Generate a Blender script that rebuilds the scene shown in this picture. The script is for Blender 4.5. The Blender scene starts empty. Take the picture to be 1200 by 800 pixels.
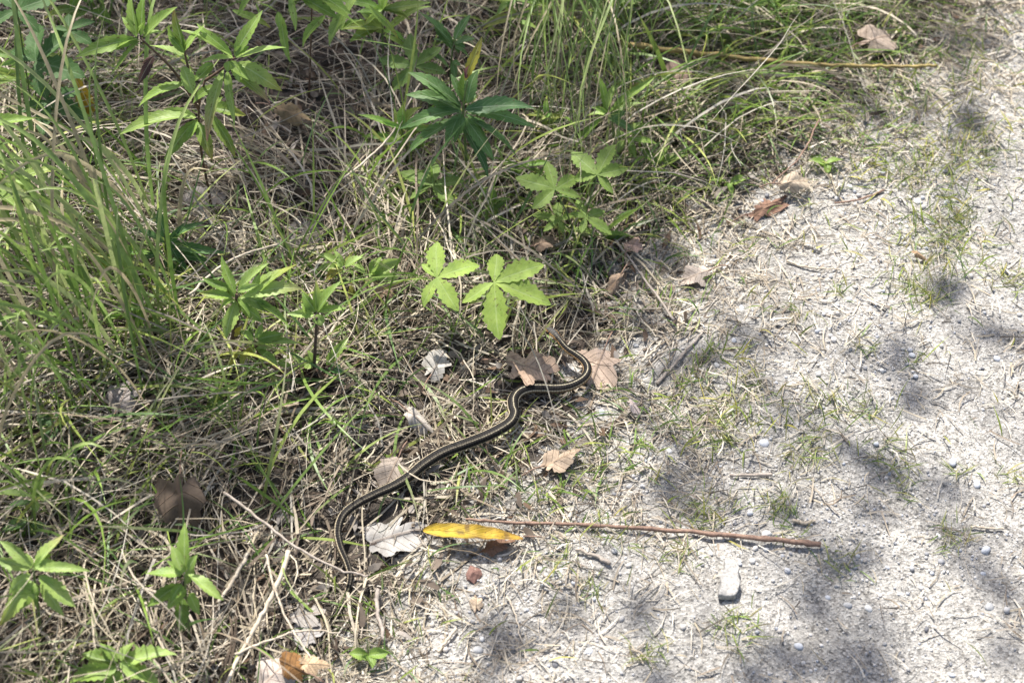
import bpy, math, random
import numpy as np
from mathutils import Vector, Matrix

random.seed(7)
RNG = np.random.default_rng(11)
scene = bpy.context.scene
col = scene.collection
R = math.radians

# ------------------------------------------------------------------ camera
CAM = np.array([0.0, 0.0, 1.56]); PITCH = R(48); FOCAL = 60.0
cd = bpy.data.cameras.new('camera'); cam = bpy.data.objects.new('camera', cd); col.objects.link(cam)
cam.location = CAM; cam.rotation_euler = (R(90) - PITCH, 0, 0)
cd.lens = FOCAL; cd.sensor_width = 36; cd.clip_start = 0.05; cd.clip_end = 500
cd.dof.use_dof = True; cd.dof.focus_distance = 2.02; cd.dof.aperture_fstop = 5.0
scene.camera = cam
# ------------------------------------------------------------------ light
SUN = np.array([-0.18, 0.46, 0.87]); SUN /= np.linalg.norm(SUN)
world = bpy.data.worlds.new('World'); scene.world = world; world.use_nodes = True
wn = world.node_tree.nodes; wl = world.node_tree.links
sky = wn.new('ShaderNodeTexSky'); sky.sky_type = 'NISHITA'; sky.sun_disc = False; sky.dust_density = 3.0; sky.ozone_density = 0.7; sky.air_density = 0.9
sky.sun_elevation = math.asin(SUN[2]); sky.sun_rotation = math.atan2(SUN[0], SUN[1])
wl.new(sky.outputs[0], wn['Background'].inputs[0]); wn['Background'].inputs[1].default_value = 0.115
sl = bpy.data.lights.new('sun', 'SUN'); sl.energy = 5.0; sl.angle = R(0.55); sl.color = (1.0, 0.965, 0.92)
so = bpy.data.objects.new('sun', sl); col.objects.link(so)
so.rotation_euler = Vector(SUN).to_track_quat('Z', 'Y').to_euler()
scene.view_settings.view_transform = 'Standard'; scene.view_settings.look = 'None'
scene.view_settings.exposure = 0.97; scene.view_settings.gamma = 1.0

# ------------------------------------------------------------------ pixel <-> place
FWD = np.array([0, math.cos(PITCH), -math.sin(PITCH)]); UP = np.array([0, math.sin(PITCH), math.cos(PITCH)])
def ray(px, py):
    k = 36 / FOCAL / 1200
    return FWD + (px - 600) * k * np.array([1.0, 0, 0]) - (py - 400) * k * UP
def flat(px, py, z=0.0):
    d = ray(px, py); t = (z - CAM[2]) / d[2]
    return CAM + d * t
def proj(p):
    q = p - CAM
    dz = q @ FWD; k = 36 / FOCAL / 1200
    return 600 + q[..., 0] / dz / k, 400 - (q @ UP) / dz / k

def sstep(a, b, x):
    t = np.clip((x - a) / (b - a), 0, 1); return t * t * (3 - 2 * t)
_T = np.random.default_rng(3).random((256, 256))
def vnoise(x, y, s, seed=0):
    x = np.asarray(x) / s + seed * 17.31; y = np.asarray(y) / s + seed * 9.73
    xi = np.floor(x).astype(int); yi = np.floor(y).astype(int)
    fx = x - xi; fy = y - yi; fx = fx * fx * (3 - 2 * fx); fy = fy * fy * (3 - 2 * fy)
    g = lambda a, b: _T[a % 256, b % 256]
    return (g(xi, yi) * (1 - fx) + g(xi + 1, yi) * fx) * (1 - fy) + (g(xi, yi + 1) * (1 - fx) + g(xi + 1, yi + 1) * fx) * fy * 1.0

EDGE = np.array([flat(*p)[:2] for p in [(470, 800), (550, 715), (640, 640), (720, 580), (790, 490), (815, 410), (850, 310), (930, 235), (1040, 160), (1150, 70), (1240, -10)]])
def edge_s(x, y):
    """metres into the vegetation, negative on the sandy path"""
    y = np.asarray(y); ex = np.interp(y, EDGE[:, 1], EDGE[:, 0])
    lo, hi = EDGE[0], EDGE[-1]
    ex = np.where(y < lo[1], lo[0] + (y - lo[1]) * 0.45, ex); ex = np.where(y > hi[1], hi[0] + (y - hi[1]) * 0.9, ex)
    return (ex - x) * 0.8
def height(x, y, fine=True):
    s = edge_s(x, y)
    z = 0.07 * sstep(0.0, 0.7, s) + 0.018 * (vnoise(x, y, 0.22, 1) - 0.5) + 0.010 * (vnoise(x, y, 0.07, 2) - 0.5)
    if fine:
        z = z + 0.0035 * (vnoise(x, y, 0.022, 3) - 0.5) + 0.0030 * (vnoise(x, y, 0.010, 4) - 0.5)
    return z
def at(px, py, dz=0.0):
    d = ray(px, py); z = 0.0
    for _ in range(14):
        t = (z + dz - CAM[2]) / d[2]; p = CAM + d * t; z = float(height(p[0], p[1], False))
    p[2] = z + dz
    return p
def at_plane(px, py, y):
    d = ray(px, py); t = y / d[1]
    return CAM + d * t

# ------------------------------------------------------------------ materials
def new_mat(name):
    m = bpy.data.materials.new(name); m.use_nodes = True
    nt = m.node_tree; b = nt.nodes['Principled BSDF']
    return m, nt, nt.nodes, nt.links, b
def ramp(N, stops):
    r = N.new('ShaderNodeValToRGB'); e = r.color_ramp.elements
    while len(e) < len(stops): e.new(0.5)
    for i, (p, c) in enumerate(stops): e[i].position = p; e[i].color = (*c, 1)
    return r
def mixc(N, L, a, b, f, mode='MIX'):
    m = N.new('ShaderNodeMix'); m.data_type = 'RGBA'; m.blend_type = mode
    for sock, v in ((m.inputs[6], a), (m.inputs[7], b), (m.inputs[0], f)):
        if isinstance(v, bpy.types.NodeSocket): L.new(v, sock)
        elif isinstance(v, tuple): sock.default_value = (*v, 1)
        else: sock.default_value = v
    return m.outputs[2]
def noise(N, L, scale, detail=3, vec=None, rough=0.6):
    n = N.new('ShaderNodeTexNoise'); n.inputs['Scale'].default_value = scale; n.inputs['Detail'].default_value = detail
    n.inputs['Roughness'].default_value = rough
    if vec is not None: L.new(vec, n.inputs['Vector'])
    return n
def maprange(N, L, v, a, b, c=0.0, d=1.0):
    m = N.new('ShaderNodeMapRange'); L.new(v, m.inputs[0])
    for i, x in enumerate((a, b, c, d)): m.inputs[i + 1].default_value = x
    return m.outputs[0]
def mathn(N, L, op, a, b=0.0):
    m = N.new('ShaderNodeMath'); m.operation = op
    for i, v in enumerate((a, b)):
        if isinstance(v, bpy.types.NodeSocket): L.new(v, m.inputs[i])
        else: m.inputs[i].default_value = v
    return m.outputs[0]
def attr(N, name):
    a = N.new('ShaderNodeAttribute'); a.attribute_name = name; return a
def bump(N, L, b, h, strength, dist):
    n = N.new('ShaderNodeBump'); n.inputs['Strength'].default_value = strength; n.inputs['Distance'].default_value = dist
    L.new(h, n.inputs['Height']); L.new(n.outputs[0], b.inputs['Normal'])
def translucent(nt, N, L, b, colour, f):
    out = N['Material Output']; t = N.new('ShaderNodeBsdfTranslucent'); L.new(colour, t.inputs['Color'])
    mx = N.new('ShaderNodeMixShader'); mx.inputs[0].default_value = f
    L.new(b.outputs[0], mx.inputs[1]); L.new(t.outputs[0], mx.inputs[2]); L.new(mx.outputs[0], out.inputs['Surface'])

def sand_mat():
    m, nt, N, L, b = new_mat('pale_sand')
    co = N.new('ShaderNodeTexCoord').outputs['Object']
    v = N.new('ShaderNodeTexVoronoi'); v.inputs['Scale'].default_value = 420; L.new(co, v.inputs['Vector'])
    hsv = N.new('ShaderNodeSeparateColor'); L.new(v.outputs['Color'], hsv.inputs[0])
    g = ramp(N, [(0.0, (0.13, 0.127, 0.12)), (0.14, (0.22, 0.213, 0.20)), (0.35, (0.31, 0.30, 0.28)), (0.75, (0.37, 0.358, 0.332)), (1.0, (0.50, 0.485, 0.455))])
    L.new(hsv.outputs[0], g.inputs[0])
    n1 = noise(N, L, 5, 8, co, 0.7); r1 = ramp(N, [(0.25, (0.54, 0.52, 0.49)), (0.45, (0.88, 0.87, 0.85)), (0.72, (1.12, 1.10, 1.06))]); L.new(n1.outputs[0], r1.inputs[0])
    n2 = noise(N, L, 160, 4, co); r2 = ramp(N, [(0.30, (0.62, 0.60, 0.58)), (0.5, (1, 1, 1))]); L.new(n2.outputs[0], r2.inputs[0])
    c = mixc(N, L, g.outputs[0], r1.outputs[0], 1.0, 'MULTIPLY'); c = mixc(N, L, c, r2.outputs[0], 1.0, 'MULTIPLY')
    L.new(c, b.inputs['Base Color']); b.inputs['Roughness'].default_value = 0.95; b.inputs['Specular IOR Level'].default_value = 0.2
    h = mathn(N, L, 'ADD', v.outputs['Distance'], mathn(N, L, 'MULTIPLY', n2.outputs[0], 1.4))
    bump(N, L, b, h, 0.9, 0.0015)
    return m
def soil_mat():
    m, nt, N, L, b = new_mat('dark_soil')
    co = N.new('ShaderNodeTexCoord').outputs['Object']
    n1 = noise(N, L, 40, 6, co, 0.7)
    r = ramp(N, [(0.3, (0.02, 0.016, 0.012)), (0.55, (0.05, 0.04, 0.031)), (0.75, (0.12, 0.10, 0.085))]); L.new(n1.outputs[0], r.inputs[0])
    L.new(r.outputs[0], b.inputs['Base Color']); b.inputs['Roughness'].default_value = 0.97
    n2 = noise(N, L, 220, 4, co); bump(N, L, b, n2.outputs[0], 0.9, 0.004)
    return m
def blade_mat(name, rough, trans, spec=0.4):
    m, nt, N, L, b = new_mat(name)
    a = attr(N, 'Col'); co = N.new('ShaderNodeTexCoord').outputs['Object']
    n = noise(N, L, 90, 3, co); r = ramp(N, [(0.3, (0.7, 0.7, 0.7)), (0.65, (1.12, 1.1, 1.06))]); L.new(n.outputs[0], r.inputs[0])
    c = mixc(N, L, a.outputs['Color'], r.outputs[0], 1.0, 'MULTIPLY')
    L.new(c, b.inputs['Base Color']); b.inputs['Roughness'].default_value = rough; b.inputs['Specular IOR Level'].default_value = spec
    translucent(nt, N, L, b, c, trans)
    return m
def leaf_mat(name, rough, trans, vein, bumps=0.5):
    m, nt, N, L, b = new_mat(name)
    a = attr(N, 'Col'); lf = attr(N, 'lf'); co = N.new('ShaderNodeTexCoord').outputs['Object']
    sp = N.new('ShaderNodeSeparateXYZ'); L.new(lf.outputs['Vector'], sp.inputs[0])
    av = mathn(N, L, 'ABSOLUTE', sp.outputs[1])
    mid = maprange(N, L, av, 0.03, 0.11, 1.0, 0.0)
    ph = mathn(N, L, 'SUBTRACT', mathn(N, L, 'MULTIPLY', sp.outputs[0], 9.0), mathn(N, L, 'MULTIPLY', av, 2.2))
    fr = mathn(N, L, 'ABSOLUTE', mathn(N, L, 'SUBTRACT', mathn(N, L, 'FRACT', ph), 0.5))
    side = maprange(N, L, fr, 0.0, 0.11, 0.55, 0.0)
    vm = mathn(N, L, 'MAXIMUM', mid, side)
    n = noise(N, L, 70, 4, co); r = ramp(N, [(0.3, (0.72, 0.76, 0.7)), (0.7, (1.15, 1.1, 1.05))]); L.new(n.outputs[0], r.inputs[0])
    c = mixc(N, L, a.outputs['Color'], r.outputs[0], 1.0, 'MULTIPLY')
    sp2 = noise(N, L, 260, 2, co); spot = maprange(N, L, sp2.outputs[0], 0.63, 0.70, 0.0, 0.7)
    c = mixc(N, L, c, (0.10, 0.065, 0.02), spot)
    c = mixc(N, L, c, mixc(N, L, c, (0.9, 1.0, 0.7), 0.35), mathn(N, L, 'MULTIPLY', vm, vein))
    L.new(c, b.inputs['Base Color']); b.inputs['Roughness'].default_value = rough; b.inputs['Specular IOR Level'].default_value = 0.3
    h = mathn(N, L, 'SUBTRACT', mathn(N, L, 'MULTIPLY', n.outputs[0], 0.6), vm); bump(N, L, b, h, bumps, 0.0012)
    translucent(nt, N, L, b, c, trans)
    return m
def dead_leaf_mat():
    m, nt, N, L, b = new_mat('dead_leaf')
    a = attr(N, 'Col'); lf = attr(N, 'lf'); co = N.new('ShaderNodeTexCoord').outputs['Object']
    sp = N.new('ShaderNodeSeparateXYZ'); L.new(lf.outputs['Vector'], sp.inputs[0])
    av = mathn(N, L, 'ABSOLUTE', sp.outputs[1])
    ph = mathn(N, L, 'SUBTRACT', mathn(N, L, 'MULTIPLY', sp.outputs[0], 4.0), mathn(N, L, 'MULTIPLY', av, 3.0))
    fr = mathn(N, L, 'ABSOLUTE', mathn(N, L, 'SUBTRACT', mathn(N, L, 'FRACT', ph), 0.5))
    vm = mathn(N, L, 'MAXIMUM', maprange(N, L, fr, 0.0, 0.07, 1.0, 0.0), maprange(N, L, av, 0.015, 0.05, 1.0, 0.0))
    n = noise(N, L, 55, 6, co, 0.7); r = ramp(N, [(0.28, (0.45, 0.42, 0.4)), (0.5, (0.92, 0.9, 0.88)), (0.72, (1.25, 1.2, 1.15))]); L.new(n.outputs[0], r.inputs[0])
    c = mixc(N, L, a.outputs['Color'], r.outputs[0], 1.0, 'MULTIPLY')
    n3 = noise(N, L, 300, 3, co); spot = maprange(N, L, n3.outputs[0], 0.63, 0.7, 0.0, 0.75); c = mixc(N, L, c, (0.07, 0.045, 0.03), spot)
    c = mixc(N, L, c, mixc(N, L, c, (0.20, 0.13, 0.08), 0.5), mathn(N, L, 'MULTIPLY', vm, 0.8))
    L.new(c, b.inputs['Base Color']); b.inputs['Roughness'].default_value = 0.8; b.inputs['Specular IOR Level'].default_value = 0.25
    h = mathn(N, L, 'ADD', mathn(N, L, 'MULTIPLY', n.outputs[0], 0.8), vm); bump(N, L, b, h, 0.7, 0.0015)
    translucent(nt, N, L, b, c, 0.12)
    return m
def stem_mat(name, c1, c2, scale=120):
    m, nt, N, L, b = new_mat(name)
    co = N.new('ShaderNodeTexCoord').outputs['Object']
    n = noise(N, L, scale, 5, co, 0.7); r = ramp(N, [(0.32, c1), (0.68, c2)]); L.new(n.outputs[0], r.inputs[0])
    L.new(r.outputs[0], b.inputs['Base Color']); b.inputs['Roughness'].default_value = 0.75
    bump(N, L, b, n.outputs[0], 0.6, 0.0015)
    return m
def pebble_mat(name, c1, c2):
    m, nt, N, L, b = new_mat(name)
    co = N.new('ShaderNodeTexCoord').outputs['Object']
    n = noise(N, L, 230, 4, co, 0.7); r = ramp(N, [(0.3, c1), (0.7, c2)]); L.new(n.outputs[0], r.inputs[0])
    L.new(r.outputs[0], b.inputs['Base Color']); b.inputs['Roughness'].default_value = 0.8
    bump(N, L, b, n.outputs[0], 0.35, 0.001)
    return m
def snake_mat():
    m, nt, N, L, b = new_mat('striped_scales')
    lf = attr(N, 'lf'); sp = N.new('ShaderNodeSeparateXYZ'); L.new(lf.outputs['Vector'], sp.inputs[0])
    u, v = sp.outputs[0], sp.outputs[1]          # u: metres along, v: -1..1 round the body, 0 on the back
    co = N.new('ShaderNodeTexCoord').outputs['Object']
    wob = noise(N, L, 240, 2, co); av = mathn(N, L, 'ABSOLUTE', v)
    av2 = mathn(N, L, 'ADD', av, mathn(N, L, 'MULTIPLY', mathn(N, L, 'SUBTRACT', wob.outputs[0], 0.5), 0.05))
    r = ramp(N, [(0.0, (0.36, 0.32, 0.22)), (0.022, (0.30, 0.26, 0.18)), (0.046, (0.014, 0.012, 0.010)), (0.20, (0.010, 0.009, 0.008)),
                 (0.33, (0.013, 0.011, 0.009)), (0.355, (0.50, 0.43, 0.30)), (0.41, (0.48, 0.40, 0.27)), (0.44, (0.12, 0.09, 0.06)),
                 (0.60, (0.16, 0.12, 0.07)), (0.8, (0.34, 0.27, 0.16))])
    L.new(av2, r.inputs[0])
    r2 = ramp(N, [(0.0, (0.11, 0.105, 0.10)), (0.26, (0.075, 0.065, 0.05)), (0.34, (0.48, 0.25, 0.09)), (0.8, (0.42, 0.27, 0.13))]); L.new(av2, r2.inputs[0])
    headf = maprange(N, L, u, 0.012, 0.03, 1.0, 0.0)
    c = mixc(N, L, r.outputs[0], r2.outputs[0], headf)
    warm = maprange(N, L, u, 0.05, 0.14, 0.8, 0.0); low = maprange(N, L, av, 0.32, 0.35, 0.0, 1.0)
    c = mixc(N, L, c, (0.52, 0.28, 0.10), mathn(N, L, 'MULTIPLY', warm, mathn(N, L, 'MULTIPLY', low, 0.9)))
    dull = mathn(N, L, 'MULTIPLY', maprange(N, L, u, 0.16, 0.3, 0.0, 0.7), maprange(N, L, av, 0.08, 0.1, 1.0, 0.0)); c = mixc(N, L, c, (0.05, 0.042, 0.032), dull)
    # overlapping scale rows
    cb = N.new('ShaderNodeCombineXYZ'); L.new(mathn(N, L, 'MULTIPLY', u, 330.0), cb.inputs[0]); L.new(mathn(N, L, 'MULTIPLY', v, 11.0), cb.inputs[1])
    vo = N.new('ShaderNodeTexVoronoi'); vo.inputs['Scale'].default_value = 1.0; vo.inputs['Randomness'].default_value = 0.25; L.new(cb.outputs[0], vo.inputs['Vector'])
    dk = maprange(N, L, vo.outputs['Distance'], 0.30, 0.62, 1.15, 0.4)
    cc = N.new('ShaderNodeCombineColor')
    for i in range(3): L.new(dk, cc.inputs[i])
    c = mixc(N, L, c, cc.outputs[0], 1.0, 'MULTIPLY')
    L.new(c, b.inputs['Base Color']); b.inputs['Roughness'].default_value = 0.55; b.inputs['Specular IOR Level'].default_value = 0.13
    bump(N, L, b, mathn(N, L, 'SUBTRACT', 1.0, vo.outputs['Distance']), 0.7, 0.0010)
    return m

M_SAND = sand_mat(); M_SOIL = soil_mat()
M_STRAW = blade_mat('dry_straw', 0.7, 0.18, 0.3); M_GRASS = blade_mat('green_blade', 0.45, 0.38, 0.45)
M_LEAF = leaf_mat('green_leaf', 0.45, 0.42, 0.5, 0.3); M_SOFT = leaf_mat('lobed_green_leaf', 0.6, 0.45, 0.3, 0.25)
M_YELLOW = leaf_mat('yellow_leaf', 0.6, 0.25, 0.1, 0.6); M_DEAD = dead_leaf_mat()
M_STEM_G = stem_mat('green_stem', (0.07, 0.11, 0.03), (0.15, 0.20, 0.06)); M_STEM_B = stem_mat('brown_stem', (0.06, 0.035, 0.022), (0.15, 0.085, 0.05))
M_TWIG = stem_mat('red_brown_bark', (0.12, 0.07, 0.05), (0.30, 0.19, 0.13), 180); M_TWIG2 = stem_mat('grey_bark', (0.20, 0.165, 0.13), (0.42, 0.36, 0.30), 150)
M_PALE = stem_mat('pale_dry_stalk', (0.30, 0.24, 0.17), (0.56, 0.49, 0.38), 130); M_DARK = stem_mat('dark_withered', (0.03, 0.02, 0.015), (0.085, 0.055, 0.04), 140)
M_WOODCHIP = stem_mat('weathered_stone', (0.19, 0.182, 0.165), (0.42, 0.40, 0.37), 330)
M_YSTEM = stem_mat('yellow_brown_stem', (0.16, 0.11, 0.04), (0.34, 0.26, 0.08), 60)
M_PEB = {'blue': pebble_mat('blue_grey_stone', (0.36, 0.375, 0.40), (0.48, 0.495, 0.515)), 'white': pebble_mat('whitish_stone', (0.5, 0.49, 0.46), (0.72, 0.71, 0.68)),
         'dark': pebble_mat('dark_stone', (0.07, 0.07, 0.08), (0.15, 0.15, 0.16)), 'grey': pebble_mat('grey_stone', (0.26, 0.26, 0.26), (0.42, 0.42, 0.41)),
         'red': pebble_mat('reddish_stone', (0.10, 0.05, 0.04), (0.22, 0.12, 0.09))}
M_SNAKE = snake_mat()
m_eye, _, _, _, be = new_mat('glossy_eye'); be.inputs['Base Color'].default_value = (0.01, 0.008, 0.006, 1); be.inputs['Roughness'].default_value = 0.1
M_BARK = stem_mat('tree_bark', (0.07, 0.055, 0.045), (0.17, 0.14, 0.115), 12)

# ------------------------------------------------------------------ mesh helpers
def build(name, V, F, mat, parent=None, cols=None, lf=None, smooth=True):
    """one mesh object; vertices in world space, made relative to the parent's location"""
    V = np.asarray(V, dtype=np.float64).reshape(-1, 3)
    off = np.array(parent['_o']) if parent is not None and '_o' in parent else (np.array(ORIG.get(parent.name, (0, 0, 0))) if parent is not None else np.zeros(3))
    own = np.zeros(3)
    if parent is None and not name.startswith(('ground', 'sandy')):
        own = V.mean(0); own[2] = V[:, 2].min()
    loc = own - off if parent is None else np.zeros(3)
    W = V - (off if parent is not None else own)
    me = bpy.data.meshes.new(name)
    if isinstance(F, np.ndarray):
        n, k = F.shape
        me.vertices.add(len(W)); me.vertices.foreach_set('co', W.astype(np.float32).ravel())
        me.loops.add(n * k); me.loops.foreach_set('vertex_index', F.astype(np.int32).ravel())
        me.polygons.add(n); me.polygons.foreach_set('loop_start', np.arange(0, n * k, k, dtype=np.int32)); me.polygons.foreach_set('loop_total', np.full(n, k, dtype=np.int32))
        me.update(calc_edges=True)
    else:
        me.from_pydata(W.tolist(), [], F); me.update()
    if smooth: me.polygons.foreach_set('use_smooth', np.ones(len(me.polygons), dtype=bool))
    if cols is not None:
        a = me.attributes.new('Col', 'FLOAT_COLOR', 'POINT'); c = np.ones((len(W), 4), np.float32); c[:, :3] = np.asarray(cols); a.data.foreach_set('color', c.ravel())
    if lf is not None:
        a = me.attributes.new('lf', 'FLOAT_VECTOR', 'POINT'); l = np.zeros((len(W), 3), np.float32); l[:, :2] = np.asarray(lf).reshape(-1, 2); a.data.foreach_set('vector', l.ravel())
    me.materials.append(mat)
    o = bpy.data.objects.new(name, me); col.objects.link(o)
    if parent is not None: o.parent = parent
    else: o.location = own
    ORIG[o.name] = tuple(own if parent is None else off)
    return o
ORIG = {}
def tag(o, label=None, cat=None, group=None, kind=None):
    if label: o['label'] = label
    if cat: o['category'] = cat
    if group: o['group'] = group
    if kind: o['kind'] = kind
    return o
def empty(name, loc):
    o = bpy.data.objects.new(name, None); col.objects.link(o); o.location = loc; o.empty_display_size = 0.02
    ORIG[o.name] = tuple(loc); return o
def unit(v): v = np.asarray(v, float); return v / (np.linalg.norm(v) + 1e-12)
def spline(P, n):
    P = np.asarray(P, float); k = len(P); Q = np.vstack([2 * P[0] - P[1], P, 2 * P[-1] - P[-2]])
    out = []
    for t in np.linspace(0, k - 1 - 1e-9, n):
        i = int(t); f = t - i; a, b, c, d = Q[i], Q[i + 1], Q[i + 2], Q[i + 3]
        out.append(0.5 * ((2 * b) + (-a + c) * f + (2 * a - 5 * b + 4 * c - d) * f * f + (-a + 3 * b - 3 * c + d) * f ** 3))
    return np.array(out)
def tube(P, r, k=7, wob=0.0):
    P = np.asarray(P, float); n = len(P); r = np.broadcast_to(np.asarray(r, float), (n,))
    T = np.gradient(P, axis=0); V = []; u = None
    for i in range(n):
        t = unit(T[i])
        if u is None: u = unit(np.cross(t, [0.3, 0.2, 1.0]))
        u = unit(u - t * (u @ t)); w = np.cross(t, u)
        for j in range(k):
            a = 2 * math.pi * j / k; rr = r[i] * (1 + wob * (random.random() - 0.5)); V.append(P[i] + rr * (math.cos(a) * u + math.sin(a) * w))
    F = [[i * k + j, i * k + (j + 1) % k, (i + 1) * k + (j + 1) % k, (i + 1) * k + j] for i in range(n - 1) for j in range(k)]
    F.append(list(range(k))[::-1]); F.append([(n - 1) * k + j for j in range(k)])
    return np.array(V), F

# ------------------------------------------------------------------ leaves
def lance(B, T, w, arch=0.12, fold=0.25, roll=0.0, serr=0.0, n=12, maxat=0.42, nrm=(0, -0.25, 1), twist=0.0, side=0.0, blunt=0.85):
    """lance-shaped blade from base B to tip T; returns vertices, faces and the (along, across) coordinates"""
    B = np.asarray(B, float); T = np.asarray(T, float); d = T - B; Ln = np.linalg.norm(d); d = d / Ln
    N0 = unit(np.array(nrm) - d * (np.array(nrm) @ d)); S0 = np.cross(d, N0)
    p = math.log(0.5) / math.log(maxat); m = 5; V = []; U = []
    for i in range(n + 1):
        t = i / n; a = roll + twist * (t - 0.3); S = S0 * math.cos(a) + N0 * math.sin(a); Nn = N0 * math.cos(a) - S0 * math.sin(a)
        wid = w * 0.5 * max(0.02, math.sin(math.pi * t ** p)) ** blunt
        if serr: wid *= 1 + serr * ((i % 2) - 0.5) * 2
        C = B + d * Ln * t + S0 * side * Ln * math.sin(2.6 * t) * t + N0 * arch * Ln * (4 * t * (1 - t) * 0.7 - 0.3 * t * t * 0)
        for j in range(m):
            v = (j - 2) / 2
            V.append(C + S * wid * v + Nn * (abs(v) ** 1.3) * fold * wid * 1.2 + Nn * 0.06 * wid * math.sin(9 * t + 3 * v)); U.append((t, v))
    F = [[i * m + j, i * m + j + 1, (i + 1) * m + j + 1, (i + 1) * m + j] for i in range(n) for j in range(m - 1)]
    return np.array(V), F, np.array(U)
def lobed(C, nrm, head, lobes, rad, droop=0.18, teeth=0.10, rings=6, k=90, rough=0.0, seed=0, wave=0.05, tp=5.0, outline=None):
    """lobed leaf round C: lobes = [(angle deg from head, length 0..1, half width deg)]"""
    rnd = random.Random(seed)
    nrm = unit(nrm); h = unit(np.array(head) - nrm * (np.array(head) @ nrm)); s = np.cross(nrm, h)
    V = [np.array(C, float)]; U = [(0.0, 0.0)]
    rs = []
    for i in range(k):
        th = -math.pi + 2 * math.pi * i / k; best = 0.16
        lv = 1.0; la = 0
        for (a, l, hw) in lobes:
            dl = (th - R(a) + math.pi) % (2 * math.pi) - math.pi; q = abs(dl) / R(hw)
            if q < 1.0:
                x = l * (1 - q ** 1.2 * 0.70)
                if x > best: best = x; lv = dl / R(hw); la = a
        x = best * (1 + teeth * (abs(((i / tp) % 1) * 2 - 1) * 2 - 1)) * (1 + rough * (rnd.random() - 0.5))
        if outline: x = outline(th) * (1 + rough * (rnd.random() - 0.5)); lv = math.sin(th)
        rs.append((th, x, lv))
    ph = rnd.random() * 6
    for r in range(1, rings + 1):
        f = r / rings
        for th, x, lv in rs:
            q = x * f
            z = -droop * q * q * rad + wave * rad * math.sin(3 * th + ph) * q + 0.10 * rad * q * (abs(lv) - 0.4) * 0.7
            V.append(np.array(C) + rad * q * (math.cos(th) * h + math.sin(th) * s) + nrm * z); U.append((q, lv * q + 0.0))
    F = [[0, 1 + i, 1 + (i + 1) % k] for i in range(k)]
    for r in range(rings - 1):
        a = 1 + r * k; b = a + k
        F += [[a + i, b + i, b + (i + 1) % k, a + (i + 1) % k] for i in range(k)]
    return np.array(V), F, np.array(U)
def grad(c1, c2, U, p=3.0):
    t = np.clip(U[:, :1], 0, 1) ** p; return np.array(c1) * (1 - t) + np.array(c2) * t

FEAT = []      # (x, y, z of surface, radius): places kept clear of loose straw on top
def feat(p, r): FEAT.append((p[0], p[1], p[2], r))

# ------------------------------------------------------------------ ground and path
def axis(c, half, step, far):
    a = list(np.arange(c - half, c + half + 1e-6, step)); s = step; lo = a[0]; hi = a[-1]; L_, H_ = [], []
    while hi < far: s *= 1.35; hi += s; lo -= s; H_.append(hi); L_.append(lo)
    return np.array(L_[::-1] + a + H_)
gx = axis(0.0, 0.86, 0.0034, 70); gy = axis(1.5, 0.72, 0.0034, 70)
X, Y = np.meshgrid(gx, gy); Z = height(X, Y); Z = np.where(np.abs(X) + np.abs(Y - 1.5) > 12, 0.03 * sstep(0, 1, edge_s(X, Y)), Z)
GV = np.stack([X, Y, Z], -1).reshape(-1, 3); nx, ny = len(gx), len(gy)
i0 = (np.arange(ny - 1)[:, None] * nx + np.arange(nx - 1)[None, :]).ravel(); GF = np.stack([i0, i0 + 1, i0 + nx + 1, i0 + nx], 1)
fc = GV[GF].mean(1); sandy = edge_s(fc[:, 0], fc[:, 1]) + 0.07 * (vnoise(fc[:, 0], fc[:, 1], 0.07, 5) - 0.5) + 0.05 * (vnoise(fc[:, 0], fc[:, 1], 0.018, 6) - 0.5) < 0.11
def sub(faces):
    used, inv = np.unique(faces, return_inverse=True); return GV[used], inv.reshape(-1, 4)
v_, f_ = sub(GF[sandy]); tag(build('sandy_path', v_, f_, M_SAND), kind='structure')
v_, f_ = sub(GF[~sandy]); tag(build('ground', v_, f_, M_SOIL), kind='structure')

# ------------------------------------------------------------------ tree that shades the place
tree = empty('shade_tree', (-1.9, 6.2, 0.0))
tag(tree, 'leafy tree with grey bark whose crown casts the dappled shade', 'tree')
V_, F_ = tube(spline([(-1.9, 6.2, -0.1), (-1.85, 6.15, 1.0), (-1.7, 6.0, 2.2), (-1.5, 5.8, 3.6), (-1.45, 5.7, 5.4)], 18), np.linspace(0.16, 0.05, 18), 12, 0.08)
build('trunk', V_, F_, M_BARK, tree)
shade = []          # (ground x, y, radius m, leaves)
SPRAYS = [((840, 375), (1010, 425), 0.6), ((815, 465), (905, 395), 0.4), ((1100, 320), (1210, 425), 0.6), ((925, 625), (1010, 715), 1.0), ((1000, 705), (1095, 815), 1.5), ((860, 815), (1015, 735), 1.3), ((540, 810), (660, 730), 1.2), ((640, 735), (760, 725), 0.9), ((930, 790), (1060, 770), 1.3), ((1150, 615), (1195, 810), 0.9),
          ((895, 605), (1090, 572), 0.5), ((1015, 470), (1100, 610), 0.4), ((950, 95), (1210, 190), 0.4), ((1055, 10), (1215, 115), 0.7), ((745, 355), (800, 235), 0.6), ((830, 700), (760, 810), 0.6), ((1110, 450), (1200, 520), 0.4), ((780, 560), (860, 520), 0.5)]
sprays = []
for (p0, p1, dn) in SPRAYS:        # leafy branchlets over the path
    g0, g1 = flat(*p0), flat(*p1); D0 = random.uniform(2.9, 4.4); ln_ = np.linalg.norm(g1 - g0); sprays.append((g0 + SUN * D0, g1 + SUN * (D0 + random.uniform(-0.2, 0.2))))
    for _ in range(max(3, int(ln_ / 0.029 * dn))):
        f = random.random(); g = g0 * (1 - f) + g1 * f; shade.append((g[0] + random.gauss(0, 0.045), g[1] + random.gauss(0, 0.045), 0.006, 1))
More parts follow.
